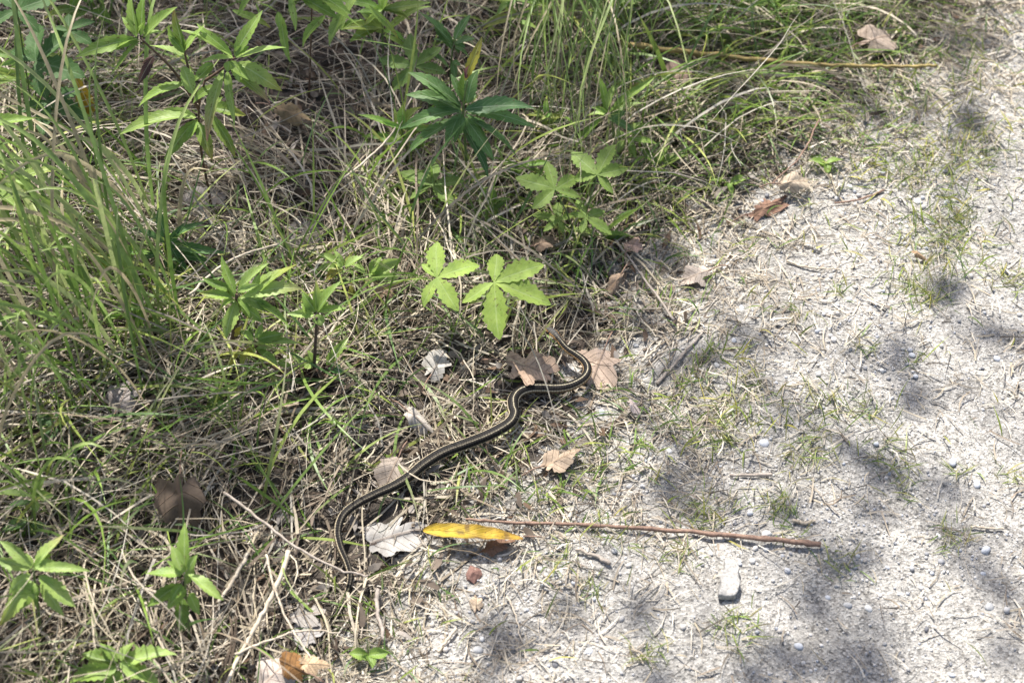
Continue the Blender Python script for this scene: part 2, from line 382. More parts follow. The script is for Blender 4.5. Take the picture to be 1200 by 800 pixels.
for (px, py, rx, n) in [(330, 200, 60, 14), (300, 130, 50, 10), (420, 170, 60, 13), (390, 270, 45, 8), (350, 95, 60, 12), (450, 110, 60, 12), (150, 180, 60, 10), (110, 100, 60, 10), (60, 60, 60, 10), (220, 60, 60, 9), (500, 40, 70, 12), (590, 200, 55, 9), (600, 110, 50, 9),
                        (340, 330, 40, 6), (720, 360, 40, 4), (780, 90, 60, 7), (850, 130, 60, 5)]:
    p = flat(px, py); shade.append((p[0], p[1], rx * 0.0012, int(n * 1.9)))
for _ in range(330):      # looser foliage over the bank
    px, py = random.uniform(-250, 860), random.uniform(-350, 880)
    w = 0.5 if py < 180 else (0.34 if px < 280 else 0.24)
    if px > 380 and py > 280 and px < 800: w = 0.18
    if edge_s(*flat(px, py)[:2]) < 0.02: w *= 0.3
    if random.random() < w: p = flat(px, py); shade.append((p[0], p[1], random.uniform(0.02, 0.06), random.randint(2, 6)))
GAPS = []
for base, heads in [((248, 245), [(165, 45), (275, 68), (233, 128), (215, 62), (250, 100)]), ((548, 225), [(543, 128), (585, 132), (545, 170)]), ((552, 395), [(579, 331), (512, 325)]), ((276, 425), [(277, 346), (320, 345)]), ((366, 452), [(371, 364)]),
                    ((402, 345), [(402, 314), (445, 318)]), ((48, 745), [(39, 668), (60, 690)]), ((222, 748), [(216, 672), (215, 700)]), ((150, 812), [(140, 777), (175, 785)]), ((505, 130), [(486, 78)]), ((678, 290), [(700, 205), (655, 225)]), ((722, 190), [(725, 130)]), ((90, 400), [(60, 200), (40, 280), (110, 300), (30, 160)]), ((855, 705), [(855, 680)]), ((600, 630), [(555, 623)]), ((615, 428), [(615, 428)]), ((702, 424), [(702, 424)]), ((660, 455), [(660, 455)]), ((560, 520), [(560, 520)]), ((450, 580), [(450, 580)])]:
    y_ = at(*base)[1]
    for h_ in heads: p = at_plane(h_[0], h_[1], y_); GAPS.append((p - SUN * p[2] / SUN[2])[:2])
GAPS = np.array(GAPS)
TV, TF, TC = [], [], []
tips = []
for (x, y, r, n) in shade:
    D = random.uniform(3.0, 4.8); tips.append(np.array([x, y, 0]) + SUN * D)
    for _ in range(n):
        g = np.array([x + random.gauss(0, r), y + random.gauss(0, r) * 1.1, 0.0]); c = g + SUN * (D + random.uniform(-0.35, 0.35))
        if ((GAPS - g[:2]) ** 2).sum(1).min() < 0.055 ** 2: continue
        d = unit([random.gauss(0, 1), random.gauss(0, 1), random.gauss(-0.4, 0.5)]); l = random.uniform(0.05, 0.085); w = l * random.uniform(0.5, 0.75)
        N_ = unit(np.array([random.gauss(0, 0.5), random.gauss(0, 0.5), 1]) - d * d[2]); s = np.cross(d, N_); b = len(TV)
        for (t, k) in ((0, 0), (0.3, 0.5), (0.3, -0.5), (0.65, 0.42), (0.65, -0.42), (1, 0)): TV.append(c + d * l * (t - .5) + s * w * k + N_ * 0.12 * l * abs(k)); TC.append((0.06, 0.11, 0.03))
        TF += [[b, b + 2, b + 1], [b + 1, b + 2, b + 4, b + 3], [b + 3, b + 4, b + 5]]
lfz = np.tile([0.5, 0.9], (len(TV), 1))
tag(build('crown', TV, TF, M_LEAF, tree, TC, lfz), kind='stuff')
tips = np.array(tips)
cent = tips[np.random.default_rng(5).choice(len(tips), 9, replace=False)]
for c in cent:
    P = spline([(-1.6, 5.9, 2.6), (np.array([-1.6, 5.9, 2.6]) * 0.5 + c * 0.5) + np.array([0, 0, 0.25]), c + np.array([0, 0, 0.02])], 12)
    V_, F_ = tube(P, np.linspace(0.035, 0.004, 12), 6, 0.1); build('limb', V_, F_, M_BARK, tree)
TW = []
for t in tips[::2]:
    c = cent[np.argmin(((cent - t) ** 2).sum(1))]
    if np.linalg.norm(c - t) > 0.05: TW.append(tube(np.linspace(c, t, 4) + np.array([[0, 0, 0], [0, 0, .03], [0, 0, .02], [0, 0, 0]]), np.linspace(0.004, 0.0015, 4), 4))
for (q0, q1) in sprays: TW.append(tube(spline([q0, (q0 + q1) / 2 + np.array([random.gauss(0, .02), random.gauss(0, .02), 0]), q1], 8), np.linspace(0.006, 0.002, 8), 5))
tv, tf, o_ = [], [], 0
for v_, f_ in TW: tv.append(v_); tf += [[i + o_ for i in q] for q in f_]; o_ += len(v_)
tag(build('twigs', np.vstack(tv), tf, M_BARK, tree), kind='stuff')

# ------------------------------------------------------------------ snake
SN = [(640, 391), (648, 397.5), (655.5, 406), (664, 415), (675, 421.5), (684, 428), (688.5, 436), (686, 444), (678, 450), (666, 454.5), (651, 456), (635, 455), (620, 456), (608, 461), (601.5, 470),
      (601, 481), (602.5, 490), (596, 500.5), (577, 512), (548, 523), (519, 532), (496, 545), (479, 559), (462, 570.5), (439, 582), (416, 595), (401.5, 608), (396, 625), (399, 642), (407, 660), (410, 674), (404, 692), (394, 707), (385, 719), (375, 735), (374, 748), (380, 768)]
S0 = spline([at(px, py, 0.018) for px, py in SN], 400)
sl_ = np.concatenate([[0], np.cumsum(np.linalg.norm(np.diff(S0, axis=0), axis=1))]); SL = sl_[-1]
print('snake length', SL)
rk = np.array([0, .002, .005, .010, .016, .021, .030, .05, .09, .16, .30, .40, .48, .55, .61, .66, .72, .80]) * SL / 0.80
rv = np.array([1.2, 3.1, 4.3, 5.4, 5.7, 5.1, 4.6, 5.2, 6.4, 7.6, 8.4, 8.2, 7.4, 6.2, 5.0, 4.0, 3.0, 1.0]) * 0.83e-3
uu = np.unique(np.concatenate([np.linspace(0, 0.03, 16), np.linspace(0.03, SL, 260)]))
SP = np.stack([np.interp(uu, sl_, S0[:, i]) for i in range(3)], 1); rad = np.interp(uu, rk, rv)
ground_z = height(SP[:, 0], SP[:, 1], False)
zs = ground_z + 0.016 + rad * 0.9 + 0.003 * np.sin(uu * 31)
zs = np.convolve(np.pad(zs, 6, 'edge'), np.ones(13) / 13, 'valid'); zs += 0.010 * np.exp(-(uu / 0.05) ** 2)
zs -= 0.010 * sstep(SL - 0.13, SL - 0.06, uu); SP[:, 2] = zs
KS = 20; Tn = np.gradient(SP, axis=0); V_, U_ = [], []
for i in range(len(uu)):
    t = unit(Tn[i]); side = unit(np.cross(t, [0, 0, 1])); up = np.cross(side, t); hd = math.exp(-((uu[i] - 0.012) / 0.010) ** 2)
    for j in range(KS):
        a = 2 * math.pi * j / KS; v = a / math.pi if j <= KS / 2 else a / math.pi - 2
        ca, sa = math.cos(a), math.sin(a); sq = 0.92 - 0.22 * hd if ca > 0 else 0.72 - 0.1 * hd
        V_.append(SP[i] + rad[i] * (side * sa * (1.03 + 0.14 * hd) + up * ca * sq)); rl = 0.15 * sstep(0.17, 0.26, uu[i]); v2 = v + rl; v2 = v2 - 2 if v2 > 1 else v2; U_.append((uu[i], v2))
n = len(uu)
F_ = [[i * KS + j, (i + 1) * KS + j, (i + 1) * KS + (j + 1) % KS, i * KS + (j + 1) % KS] for i in range(n - 1) for j in range(KS)]
F_.append(list(range(KS))); F_.append([(n - 1) * KS + j for j in range(KS)][::-1])
snake = empty('snake', tuple(SP[n // 2] - np.array([0, 0, rad[n // 2]])))
tag(snake, 'slender black snake with thin cream stripes winding over dry grass beside the path', 'snake')
build('body', V_, F_, M_SNAKE, snake, None, U_)
k = int(np.argmin(np.abs(uu - 0.0075))); t = unit(Tn[k]); side = unit(np.cross(t, [0, 0, 1]))
import bmesh
for s in (-1, 1):
    bm = bmesh.new(); bmesh.ops.create_uvsphere(bm, u_segments=10, v_segments=8, radius=0.0014)
    c = SP[k] + side * s * rad[k] * 0.98 + np.array([0, 0, rad[k] * 0.30]); ev = np.array([v.co[:] for v in bm.verts]) + c; ef = [[v.index for v in f.verts] for f in bm.faces]; bm.free()
    build('eye', ev, ef, m_eye, snake)
for i in range(0, n, 3): feat((SP[i, 0], SP[i, 1], SP[i, 2] - 0.5 * rad[i]), (0.016 if uu[i] < 0.10 else rad[i] + 0.006) if uu[i] < SL - 0.095 else 0.0005)

# ------------------------------------------------------------------ leafy plants
G1 = (0.17, 0.28, 0.05); G2 = (0.25, 0.375, 0.08); G3 = (0.15, 0.27, 0.085); G4 = (0.33, 0.46, 0.125); YG = (0.34, 0.33, 0.06); BR = (0.20, 0.10, 0.05); PINK = (0.38, 0.17, 0.16)
def leaf_pts(bpx, tpx, y0, lean=0.55):
    by, ty = y0, y0 - lean * (tpx[1] - bpx[1]) * 0.00125
    return at_plane(bpx[0], bpx[1], by), at_plane(tpx[0], tpx[1], ty)
def no_sink(p): p[2] = max(p[2], float(height(p[0], p[1], False)) + 0.006); return p
def plant(name, label, cat, base, stems, leaves, mat=None, stem_m=None, colour=G1, tipc=None, group=None, sr=0.0016, serr=0.09, lean=0.55, wm=1.0):
    """base pixel on the ground; stems: pixel polylines in the plant's upright plane; leaves: (base px, tip px, width px[, colour[, tip colour]])"""
    b = at(*base); root = empty(name, tuple(b)); tag(root, label, cat, group)
    for s in stems:
        P = [no_sink(at_plane(q[0], q[1], b[1])) if i else (b if tuple(q) == tuple(base) else no_sink(at_plane(q[0], q[1], b[1]))) for i, q in enumerate(s)]
        V, F = tube(spline(P, 5 * len(P)), np.linspace(sr, sr * 0.6, 5 * len(P)), 7, 0.12); build('stem', V, F, stem_m or M_STEM_G, root)
    for lf in leaves:
        (bp, tp, w) = lf[:3]; c = lf[3] if len(lf) > 3 else colour; tc = lf[4] if len(lf) > 4 else (tipc or c)
        B, T = leaf_pts(bp, tp, b[1] + random.uniform(-0.004, 0.004), lean); no_sink(B); no_sink(T)
        j = random.uniform(0.85, 1.15); c = tuple(x * j for x in c)
        T = no_sink(T + (T - B) * random.uniform(0.0, 0.15)); V, F, U = lance(B, T, w * wm * 0.00086 * random.uniform(0.85, 1.15), random.uniform(0.03, 0.20), random.uniform(0.15, 0.6), random.uniform(-0.7, 0.7), serr, 16, twist=random.uniform(-1.0, 1.0), side=random.uniform(-0.12, 0.12))
        build('leaf', V, F, mat or M_LEAF, root, grad(c, tc, U), U)
    for lf in leaves[::2]:
        bp, tp = lf[0], lf[1]; k = random.uniform(0.35, 0.6); a = random.uniform(-1.0, 1.0); dx, dy = tp[0] - bp[0], tp[1] - bp[1]
        q = (bp[0] + k * (dx * math.cos(a) - dy * math.sin(a)), bp[1] + k * (dx * math.sin(a) + dy * math.cos(a)))
        c = lf[3] if len(lf) > 3 else colour; B, T = leaf_pts(bp, q, b[1] + random.uniform(-0.006, 0.006), lean); no_sink(B); no_sink(T)
        if np.linalg.norm(T - B) < 0.004: continue
        V, F, U = lance(B, T, lf[2] * 0.0006, random.uniform(0.03, 0.2), random.uniform(0.2, 0.6), random.uniform(-0.8, 0.8), serr, 12, twist=random.uniform(-0.8, 0.8)); build('leaf', V, F, mat or M_LEAF, root, grad(tuple(x * 1.15 for x in c), c, U), U)
    return root
plant('leafy_plant', 'tall leafy plant with a brown stem and pink-tinged drooping lower leaves', 'plant', (248, 245),
      [[(248, 245), (243, 215), (236, 178), (233, 128), (240, 95)], [(233, 128), (205, 85), (165, 45)], [(240, 95), (262, 80), (275, 68)], [(234, 120), (222, 85), (216, 60)]],
      [((162, 46), (96, 64), 20, G2), ((164, 48), (130, 84), 13, G2), ((160, 44), (155, -4), 13, G2), ((165, 42), (172, -6), 16, G1), ((168, 44), (205, 12), 17, G2), ((160, 40), (145, 22), 10, G2),
       ((216, 62), (206, 12), 14, G1, BR), ((222, 70), (174, 54), 17, G4), ((216, 60), (237, 31), 12, G2), ((212, 60), (200, 30), 10, G2),
       ((273, 68), (209, 39), 14, G4), ((272, 66), (235, 28), 14, G2), ((275, 66), (303, 18), 18, G2), ((276, 68), (331, 58), 19, G2), ((277, 74), (328, 104), 20, G4, YG), ((270, 80), (315, 121), 13, G2, PINK),
       ((250, 75), (226, 96), 12, G2), ((262, 82), (246, 156), 17, G4, PINK), ((266, 84), (272, 145), 12, G4), ((218, 98), (164, 126), 18, G2), ((230, 138), (141, 157), 21, G4), ((232, 140), (195, 180), 14, G2),
       ((232, 143), (249, 187), 17, G2, (0.4, 0.3, 0.08)), ((250, 135), (272, 183), 15, G2, YG), ((247, 128), (287, 133), 14, G2, YG), ((214, 78), (228, 108), 16, G4), ((268, 72), (292, 92), 16, G2), ((255, 100), (230, 120), 13, G2), ((180, 66), (163, 96), 12, (0.10, 0.05, 0.05), (0.06, 0.03, 0.035))],
      stem_m=M_STEM_B, sr=0.0019, wm=1.15)
plant('leafy_plant', 'dark green leafy plant with a starry whorl of long pointed leaves below lobed leaf', 'plant', (548, 225),
      [[(548, 225), (546, 180), (543, 128), (548, 95)]],
      [((541, 125), (480, 88), 20, G3), ((540, 130), (473, 149), 18, G3), ((540, 133), (521, 170), 20, G3), ((541, 132), (481, 114), 20, G3), ((548, 138), (602, 186), 17, G3), ((540, 140), (567, 207), 17, (0.08, 0.17, 0.06)), ((545, 138), (578, 187), 18, G3),
       ((545, 128), (624, 130), 21, (0.09, 0.18, 0.07)), ((548, 132), (618, 146), 18, G3), ((545, 122), (546, 82), 17, G1), ((547, 120), (562, 84), 16, G3), ((546, 134), (569, 163), 14, G3), ((538, 138), (484, 178), 16, G3), ((543, 122), (530, 90), 15, G3),
       ((540, 128), (500, 98), 18, G3), ((545, 95), (562, 48), 12, (0.36, 0.33, 0.05), (0.2, 0.2, 0.05)), ((546, 92), (552, 76), 7, (0.16, 0.06, 0.07))], colour=G3, sr=0.002, wm=1.1)
plant('leafy_plant', 'small dark leafy plant with narrow bluish leaves behind the starry whorl plant', 'plant', (528, 130), [[(528, 130), (528, 85), (532, 45)]],
      [((530, 52), (492, 14), 15), ((532, 48), (552, 18), 17), ((532, 52), (556, 46), 15), ((530, 58), (512, 30), 15), ((530, 72), (534, 92), 12), ((526, 80), (498, 62), 15), ((533, 55), (548, 70), 12)], colour=G3)
plant('leafy_plant', 'small pale green bushy plant with glossy narrow leaves among drooping grass', 'plant', (722, 190), [[(722, 190), (718, 150), (716, 128)], [(722, 190), (735, 160)]],
      [((714, 132), (764, 90), 15, G2), ((716, 134), (752, 123), 16, G2), ((712, 132), (697, 90), 11, G1), ((712, 128), (722, 100), 14, G4), ((710, 134), (688, 136), 13, G4), ((712, 138), (742, 156), 14, G3), ((704, 138), (676, 172), 13, G1), ((716, 140), (732, 132), 12, G3),
       ((735, 162), (770, 168), 12, G2), ((733, 162), (752, 145), 11, G4), ((732, 165), (722, 178), 12, G4), ((736, 168), (745, 185), 10, G2), ((730, 160), (716, 158), 10, G4), ((738, 158), (760, 144), 9, G2)], colour=G2)
plant('leafy_plant', 'young upright plant with one long pointed leaf beside lobed leaves', 'plant', (706, 282), [[(706, 282), (706, 274)]],
      [((706, 275), (757, 232), 15, G2), ((704, 276), (668, 272), 13, G2), ((706, 278), (736, 278), 10, G1)], colour=G2, lean=0.3)
plant('leafy_plant', 'small weed with an arched yellow-green leaf at the thatch edge', 'plant', (770, 205), [[(770, 205), (770, 190)]],
      [((768, 195), (803, 180), 15, G4), ((770, 195), (752, 176), 12, G1), ((771, 192), (784, 172), 11, G2)], colour=G2)
plant('leafy_plant', 'pale green plant with a broad leaf whorl and a dark brown bare lower stem', 'plant', (276, 425),
      [[(276, 425), (273, 395), (279, 372), (277, 345)]],
      [((276, 352), (267, 392), 17, G4), ((275, 345), (262, 302), 13, G2), ((279, 342), (311, 312), 14, G4), ((290, 350), (344, 310), 26, G2, YG), ((285, 347), (352, 341), 20, G4, (0.45, 0.42, 0.2)), ((281, 348), (321, 363), 17, G4), ((300, 352), (332, 380), 18, G2), ((273, 350), (238, 343), 14, G2, YG),
       ((280, 356), (306, 378), 18, G2), ((272, 342), (242, 326), 12, G1), ((278, 350), (290, 372), 12, G2), ((296, 340), (303, 322), 10, G4), ((276, 348), (258, 322), 11, G2)], colour=G2, stem_m=M_STEM_B, sr=0.003)
plant('leafy_plant', 'low straggling plant with a slanting brown stem and a yellowing leaf', 'plant', (358, 452),
      [[(358, 452), (320, 430), (280, 408)], [(305, 422), (299, 400)]],
      [((299, 402), (345, 404), 15, G2), ((302, 398), (332, 390), 15, G1), ((300, 408), (322, 428), 16, G2), ((297, 400), (282, 390), 12, G2), ((296, 406), (285, 427), 15, YG, G2), ((282, 412), (271, 432), 14, YG), ((278, 394), (283, 382), 10, (0.45, 0.38, 0.05)), ((325, 424), (346, 432), 10, G2), ((300, 396), (306, 380), 10, G2)],
      colour=G2, stem_m=M_STEM_B, sr=0.0022)
plant('leafy_plant', 'pale green seedling on a withered dark stem between straw arches', 'plant', (366, 452),
      [[(366, 452), (369, 415), (371, 372)], [(395, 466), (388, 445), (382, 430)]],
      [((372, 366), (397, 332), 15, G2), ((374, 366), (402, 361), 13, G2), ((370, 364), (368, 330), 12, G2, YG), ((370, 366), (358, 344), 15, G1), ((368, 368), (340, 366), 13, G4), ((372, 368), (376, 380), 18, G4), ((364, 370), (352, 356), 12, G2),
       ((356, 430), (372, 420), 20, G4), ((352, 426), (344, 413), 9, G4), ((383, 428), (404, 398), 13, G2), ((386, 430), (400, 436), 15, (0.10, 0.22, 0.07)), ((366, 425), (360, 412), 10, G2)], colour=G2, stem_m=M_DARK, sr=0.0024)
for (p, r) in (((362, 446), 0.017), ((381, 436), 0.011)):       # withered seed heads: crumpled balls of bracts
    c = at(*p, 0.014); hd = empty('withered_flower_head', tuple(c)); tag(hd, 'crumpled dark brown withered head at the foot of seedling' if r > 0.015 else 'small dark withered head beside the seedling stem', 'dead flower')
    for q in range(14):
        d = unit([random.gauss(0, 1), random.gauss(0, 1), random.gauss(0.3, 0.7)]); V, F, U = lance(c, c + d * r * random.uniform(0.7, 1.1), r * 0.8, 0.3, 0.5, random.uniform(-2, 2), 0.2, 6)
        build('bract', V, F, M_DEAD, hd, grad((0.05, 0.032, 0.024), (0.09, 0.055, 0.04), U), U)
plant('leafy_plant', 'small plant with a pale leaf whorl over a tan dry leaf', 'plant', (402, 345), [[(402, 345), (402, 318)], [(402, 330), (432, 322)]],
      [((400, 314), (370, 317), 13, G4), ((400, 312), (376, 300), 11, G4), ((402, 312), (393, 293), 12, G4), ((404, 312), (425, 301), 14, G4), ((402, 316), (384, 328), 16, YG, (0.3, 0.2, 0.05)), ((404, 318), (395, 320), 12, G4), ((432, 322), (468, 306), 17, G4), ((432, 324), (464, 325), 16, G4), ((434, 320), (446, 304), 14, G2), ((428, 320), (414, 310), 13, G4), ((412, 330), (415, 355), 10, YG), ((412, 312), (438, 286), 5, G4)],
      colour=G4)
plant('leafy_plant', 'dark green plant with long strap leaves behind the tall grass clump', 'plant', (196, 325), [[(196, 325), (194, 290), (194, 262)]],
      [((196, 290), (257, 292), 14), ((196, 296), (240, 305), 13), ((194, 300), (238, 338), 15), ((192, 296), (168, 304), 15), ((194, 280), (187, 248), 14), ((196, 280), (236, 262), 13), ((196, 284), (222, 318), 12), ((193, 285), (160, 268), 12)], colour=(0.08, 0.175, 0.05))
plant('leafy_plant', 'bright green plant with a star of leaves, one tip curled brown', 'plant', (48, 745), [[(48, 745), (44, 705), (39, 666)]],
      [((41, 664), (72, 626), 20, G4, (0.42, 0.33, 0.16)), ((38, 662), (0, 637), 15, G4), ((36, 666), (-6, 653), 15, G4), ((44, 666), (101, 668), 14, G4), ((46, 674), (85, 705), 20, G4), ((48, 682), (73, 718), 14, G4), ((36, 680), (2, 727), 20, G4, YG), ((36, 672), (14, 694), 14, G4), ((44, 684), (45, 710), 12, G1), ((40, 668), (60, 650), 12, G2), ((38, 690), (22, 712), 12, G2)], colour=G4, sr=0.0018)
plant('leafy_plant', 'slim upright green plant with an erect top leaf in matted straw', 'plant', (222, 748), [[(222, 748), (219, 710), (216, 672)]],
      [((217, 670), (217, 616), 17, G2), ((220, 668), (231, 652), 11, G2), ((214, 672), (172, 671), 14, G2), ((220, 673), (261, 700), 17, G4), ((213, 684), (175, 706), 18, G1), ((214, 700), (211, 738), 16, G1), ((222, 695), (233, 718), 14, G2), ((212, 668), (200, 640), 13, G4), ((218, 690), (200, 712), 14, G2), ((219, 684), (226, 660), 12, G2)], colour=G2)
plant('leafy_plant', 'bright green low plant with broad toothed leaves beneath the slim plant', 'plant', (150, 812), [[(150, 812), (146, 790), (140, 777)]],
      [((141, 776), (205, 769), 22, G4), ((142, 780), (184, 806), 24, G4), ((138, 777), (98, 765), 24, G2), ((137, 782), (82, 803), 24, G2), ((142, 774), (156, 752), 18, G4), ((138, 774), (118, 756), 16, G2), ((140, 785), (128, 812), 20, G2)], colour=G4, serr=0.12)
plant('leafy_plant', 'small green plant with short stubby leaves at thatch beside clover leaf', 'plant', (36, 622), [[(36, 622), (40, 582)]],
      [((40, 582), (51, 562), 10, G2), ((42, 582), (62, 580), 11, G2), ((40, 584), (43, 598), 10, G4), ((38, 581), (-3, 580), 11, G4), ((40, 580), (42, 562), 10, G2), ((38, 588), (8, 596), 12, G3), ((36, 612), (58, 628), 15, G3), ((34, 612), (4, 618), 16, G3), ((36, 610), (20, 632), 14, G1)], colour=G2)
plant('leafy_plant', 'tall pale leafy plant leaning in among the tall grass clump', 'plant', (-40, 330), [[(-40, 330), (-30, 260), (-20, 195)]],
      [((18, 210), (69, 202), 14, G4, YG), ((-20, 150), (38, 137), 17, G2), ((-20, 182), (16, 196), 15, G4), ((-18, 200), (24, 224), 16, G2), ((-20, 215), (26, 246), 15, G4), ((-20, 196), (18, 210), 4, G2)], colour=G2, sr=0.002)
plant('leafy_plant', 'tall plant hanging long spotted leaves over the dark straw hollow', 'plant', (362, 115), [[(362, 115), (364, 60), (366, -12)]],
      [((326, 14), (344, 72), 15, G2), ((341, -8), (344, 32), 13, G4), ((352, -4), (394, 20), 18, G2), ((381, 18), (357, 57), 13, G2), ((402, 12), (387, 53), 15, G4), ((272, 12), (314, 34), 12, G2, YG), ((400, 36), (428, -4), 18, G4), ((366, -8), (340, 8), 14, G2), ((368, -10), (408, 12), 16, G2), ((300, -6), (280, 14), 13, G2), ((366, 0), (420, 30), 12, G2), ((432, 6), (462, 44), 10, G2, YG), ((300, 4), (326, 16), 5, G2), ((366, -6), (300, 0), 4, G2)], colour=G2, stem_m=M_STEM_B)
plant('leafy_plant', 'bright green plant with two broad leaves above the long fallen stem', 'plant', (902, 26), [[(902, 26), (904, 5)]],
      [((902, 4), (940, 24), 22, G4), ((900, 4), (860, 14), 22, G4), ((906, 2), (926, -14), 20, G2), ((900, 0), (882, -16), 20, G2)], colour=G4)
def whorl(label, base, head, count, ln, w, colour, tiers=2):
    """leafy stem with leaves all round it in loose tiers"""
    st = [tuple(base), ((base[0] + head[0]) / 2 + random.uniform(-6, 6), (base[1] + head[1]) / 2), tuple(head)]; lv = []
    for i in range(count):
        f = 1 - (i % tiers) * 0.32 * random.uniform(0.7, 1.2); bx = base[0] + (head[0] - base[0]) * f; by = base[1] + (head[1] - base[1]) * f
        a = i * 2.4 + random.uniform(-0.3, 0.3); l = ln * random.uniform(0.65, 1.15); lv.append(((bx, by), (bx + l * math.cos(a), by + l * 0.62 * math.sin(a) - l * 0.12), w * random.uniform(0.75, 1.2), tuple(c * random.uniform(0.85, 1.2) for c in colour), random.choice([colour, colour, YG])))
    plant('leafy_plant', label, 'plant', base, [st], lv, colour=colour)
whorl('bushy green plant between the tall pink-tinged plant and whorl plant', (452, 95), (448, 12), 12, 52, 15, G2)
whorl('leafy green plant crowding behind the withered golden hanging leaf', (112, 62), (100, -15), 10, 55, 18, G1)
whorl('mid-green plant leaning over the broad single lobed leaf', (478, 190), (470, 150), 11, 44, 13, G2)
whorl('leafy plant filling the gap under drooping grass clump', (610, 225), (612, 195), 10, 38, 12, G1, 3)
whorl('narrow-leaved clump below the strap-leaved plant', (165, 400), (168, 360), 12, 44, 9, G1, 3)
whorl('fresh green plant behind the drooping grass clump', (612, 70), (604, 0), 9, 48, 14, G2)
whorl('short pale plant at the foot of drooping grass clump', (640, 165), (640, 138), 8, 30, 11, G2)
whorl('low leafy weed beside the broad single lobed leaf', (575, 262), (578, 238), 8, 30, 10, G1)
whorl('leafy weed under the tall grass beside the strap-leaved plant', (135, 345), (138, 295), 9, 42, 13, G1)
whorl('small fresh weed among straw under the straggling brown-stemmed plant', (255, 480), (257, 462), 7, 26, 9, G2)
whorl('bright weed rising left of the golden hanging leaf', (28, 140), (24, 70), 10, 46, 15, G2)
whorl('pale green weed with small leaves above the fallen cane', (722, 42), (722, 5), 9, 28, 12, G4)
for (px, py, lab) in [(855, 215, 'tiny two-leaved green seedling beside the tan curled leaf'), (968, 192, 'tiny pale seedling above the dark twig'), (432, 768, 'low seedling with rounded leaves near the tail tip of snake')]:
    plant('seedling', lab, 'seedling', (px, py + 8), [[(px, py + 8), (px, py)]], [((px, py), (px - 22, py - 3), 13), ((px, py), (px + 21, py - 5), 14), ((px, py), (px + 3, py + 14), 11)], colour=G2, lean=0.8)

L5 = [(0, 1.0, 38), (62, 0.92, 38), (-62, 0.92, 38), (122, 0.68, 40), (-122, 0.68, 40)]
def lobed_plant(label, base, leaves, colour, seed, group=None):
    b = at(*base); root = empty('lobed_leaf_plant', tuple(b)); tag(root, label, 'plant', group)
    for i, (cx, cy, r, ang, tilt, dy) in enumerate(leaves):
        c = no_sink(at_plane(cx, cy, b[1] + dy)); c[2] = max(c[2], float(height(c[0], c[1], False)) + 0.03)
        hd = np.array([math.sin(R(ang)), math.cos(R(ang)), 0]); n = unit(np.array([random.uniform(-.2, .2), -tilt, 1.0]))
        VV, FF, UU = [c.copy()], [], [np.array([0.0, 0.0])]; hs_ = unit(hd - n * (hd @ n)); ss_ = np.cross(n, hs_)
        for (a_, l_, w_) in L5:
            a_ = R(a_ + random.uniform(-12, 12)); l_ = l_ * random.uniform(0.8, 1.15) * r * 0.00125; dv = hs_ * math.cos(a_) + ss_ * math.sin(a_)
            tipz = c + dv * l_ - n * l_ * random.uniform(0.05, 0.30); lv, lfc, lu = lance(c, tipz, l_ * random.uniform(0.36, 0.48), random.uniform(0.02, 0.10), random.uniform(0.1, 0.4), random.uniform(-0.2, 0.2), 0.13, 14, 0.52, nrm=tuple(n), side=random.uniform(-0.1, 0.1))
            o_ = len(VV) - 5; mp = lambda q: 0 if q < 5 else q + o_
            for f_ in lfc:
                g_ = []; [g_.append(mp(q)) for q in f_ if mp(q) not in g_]
                if len(g_) > 2: FF.append(g_)
            VV += list(lv[5:]); UU += list(lu[5:])
        V, F, U = np.array(VV), FF, np.array(UU)
        j = random.uniform(0.85, 1.15); lfo = build('leaf', V, F, M_SOFT, root, np.tile(np.array(colour) * j, (len(V), 1)), U)
        P = spline([b, (b + c) / 2 + np.array([0, 0, 0.01]), c - n * 0.001], 10); V, F = tube(P, 0.0011, 6); build('petiole', V, F, M_STEM_G, root)
    return root
lobed_plant('bright yellow-green lobed leaves glowing in sun above the snake', (552, 395), [(579, 331, 52, 120, 0.25, 0.0), (512, 325, 40, 75, 0.3, 0.01)], (0.30, 0.42, 0.09), 1)
lobed_plant('single broad lobed green leaf low in straw below whorl plant', (512, 255), [(506, 217, 44, 10, 0.1, 0.0)], (0.18, 0.28, 0.06), 4)
lobed_plant('lobed green leaf held above the starry whorl of pointed leaves', (505, 130), [(486, 78, 47, -5, 0.5, 0.0)], (0.19, 0.30, 0.08), 6)
lobed_plant('cluster of lobed green leaves under the drooping grass blades', (678, 290), [(650, 222, 40, -20, 0.3, 0.0), (700, 205, 42, 30, 0.4, 0.02), (686, 255, 30, 60, 0.2, -0.01), (655, 258, 26, -70, 0.2, 0.0)], (0.21, 0.31, 0.07), 8)
lobed_plant('large dark lobed leaves standing behind the tall grass clump', (45, 170), [(42, 72, 52, 60, 0.4, 0.0), (20, 12, 44, 10, 0.4, 0.02), (55, 118, 46, 110, 0.2, -0.02), (80, 36, 30, 60, 0.3, 0.03)], (0.09, 0.18, 0.055), 13)
lobed_plant('small lobed yellowish leaf low down behind yellow hanging leaf', (108, 225), [(103, 205, 24, 30, 0.2, 0.0)], (0.16, 0.19, 0.04), 20)
b = at(62, 512); tr = empty('clover_leaf', tuple(b)); tag(tr, 'three-part clover-like green leaf at the thatch floor', 'clover')
c = at(62, 497, 0.02)
for (tx, ty) in ((44, 483), (82, 486), (57, 518)):
    V, F, U = lance(c, at(tx, ty, 0.022), 0.019, 0.06, 0.2, 0, 0, 12, 0.5); build('leaflet', V, F, M_SOFT, tr, grad((0.08, 0.17, 0.05), (0.08, 0.17, 0.05), U), U)
V, F = tube(spline([b, c], 5), 0.0009, 6); build('petiole', V, F, M_STEM_G, tr)

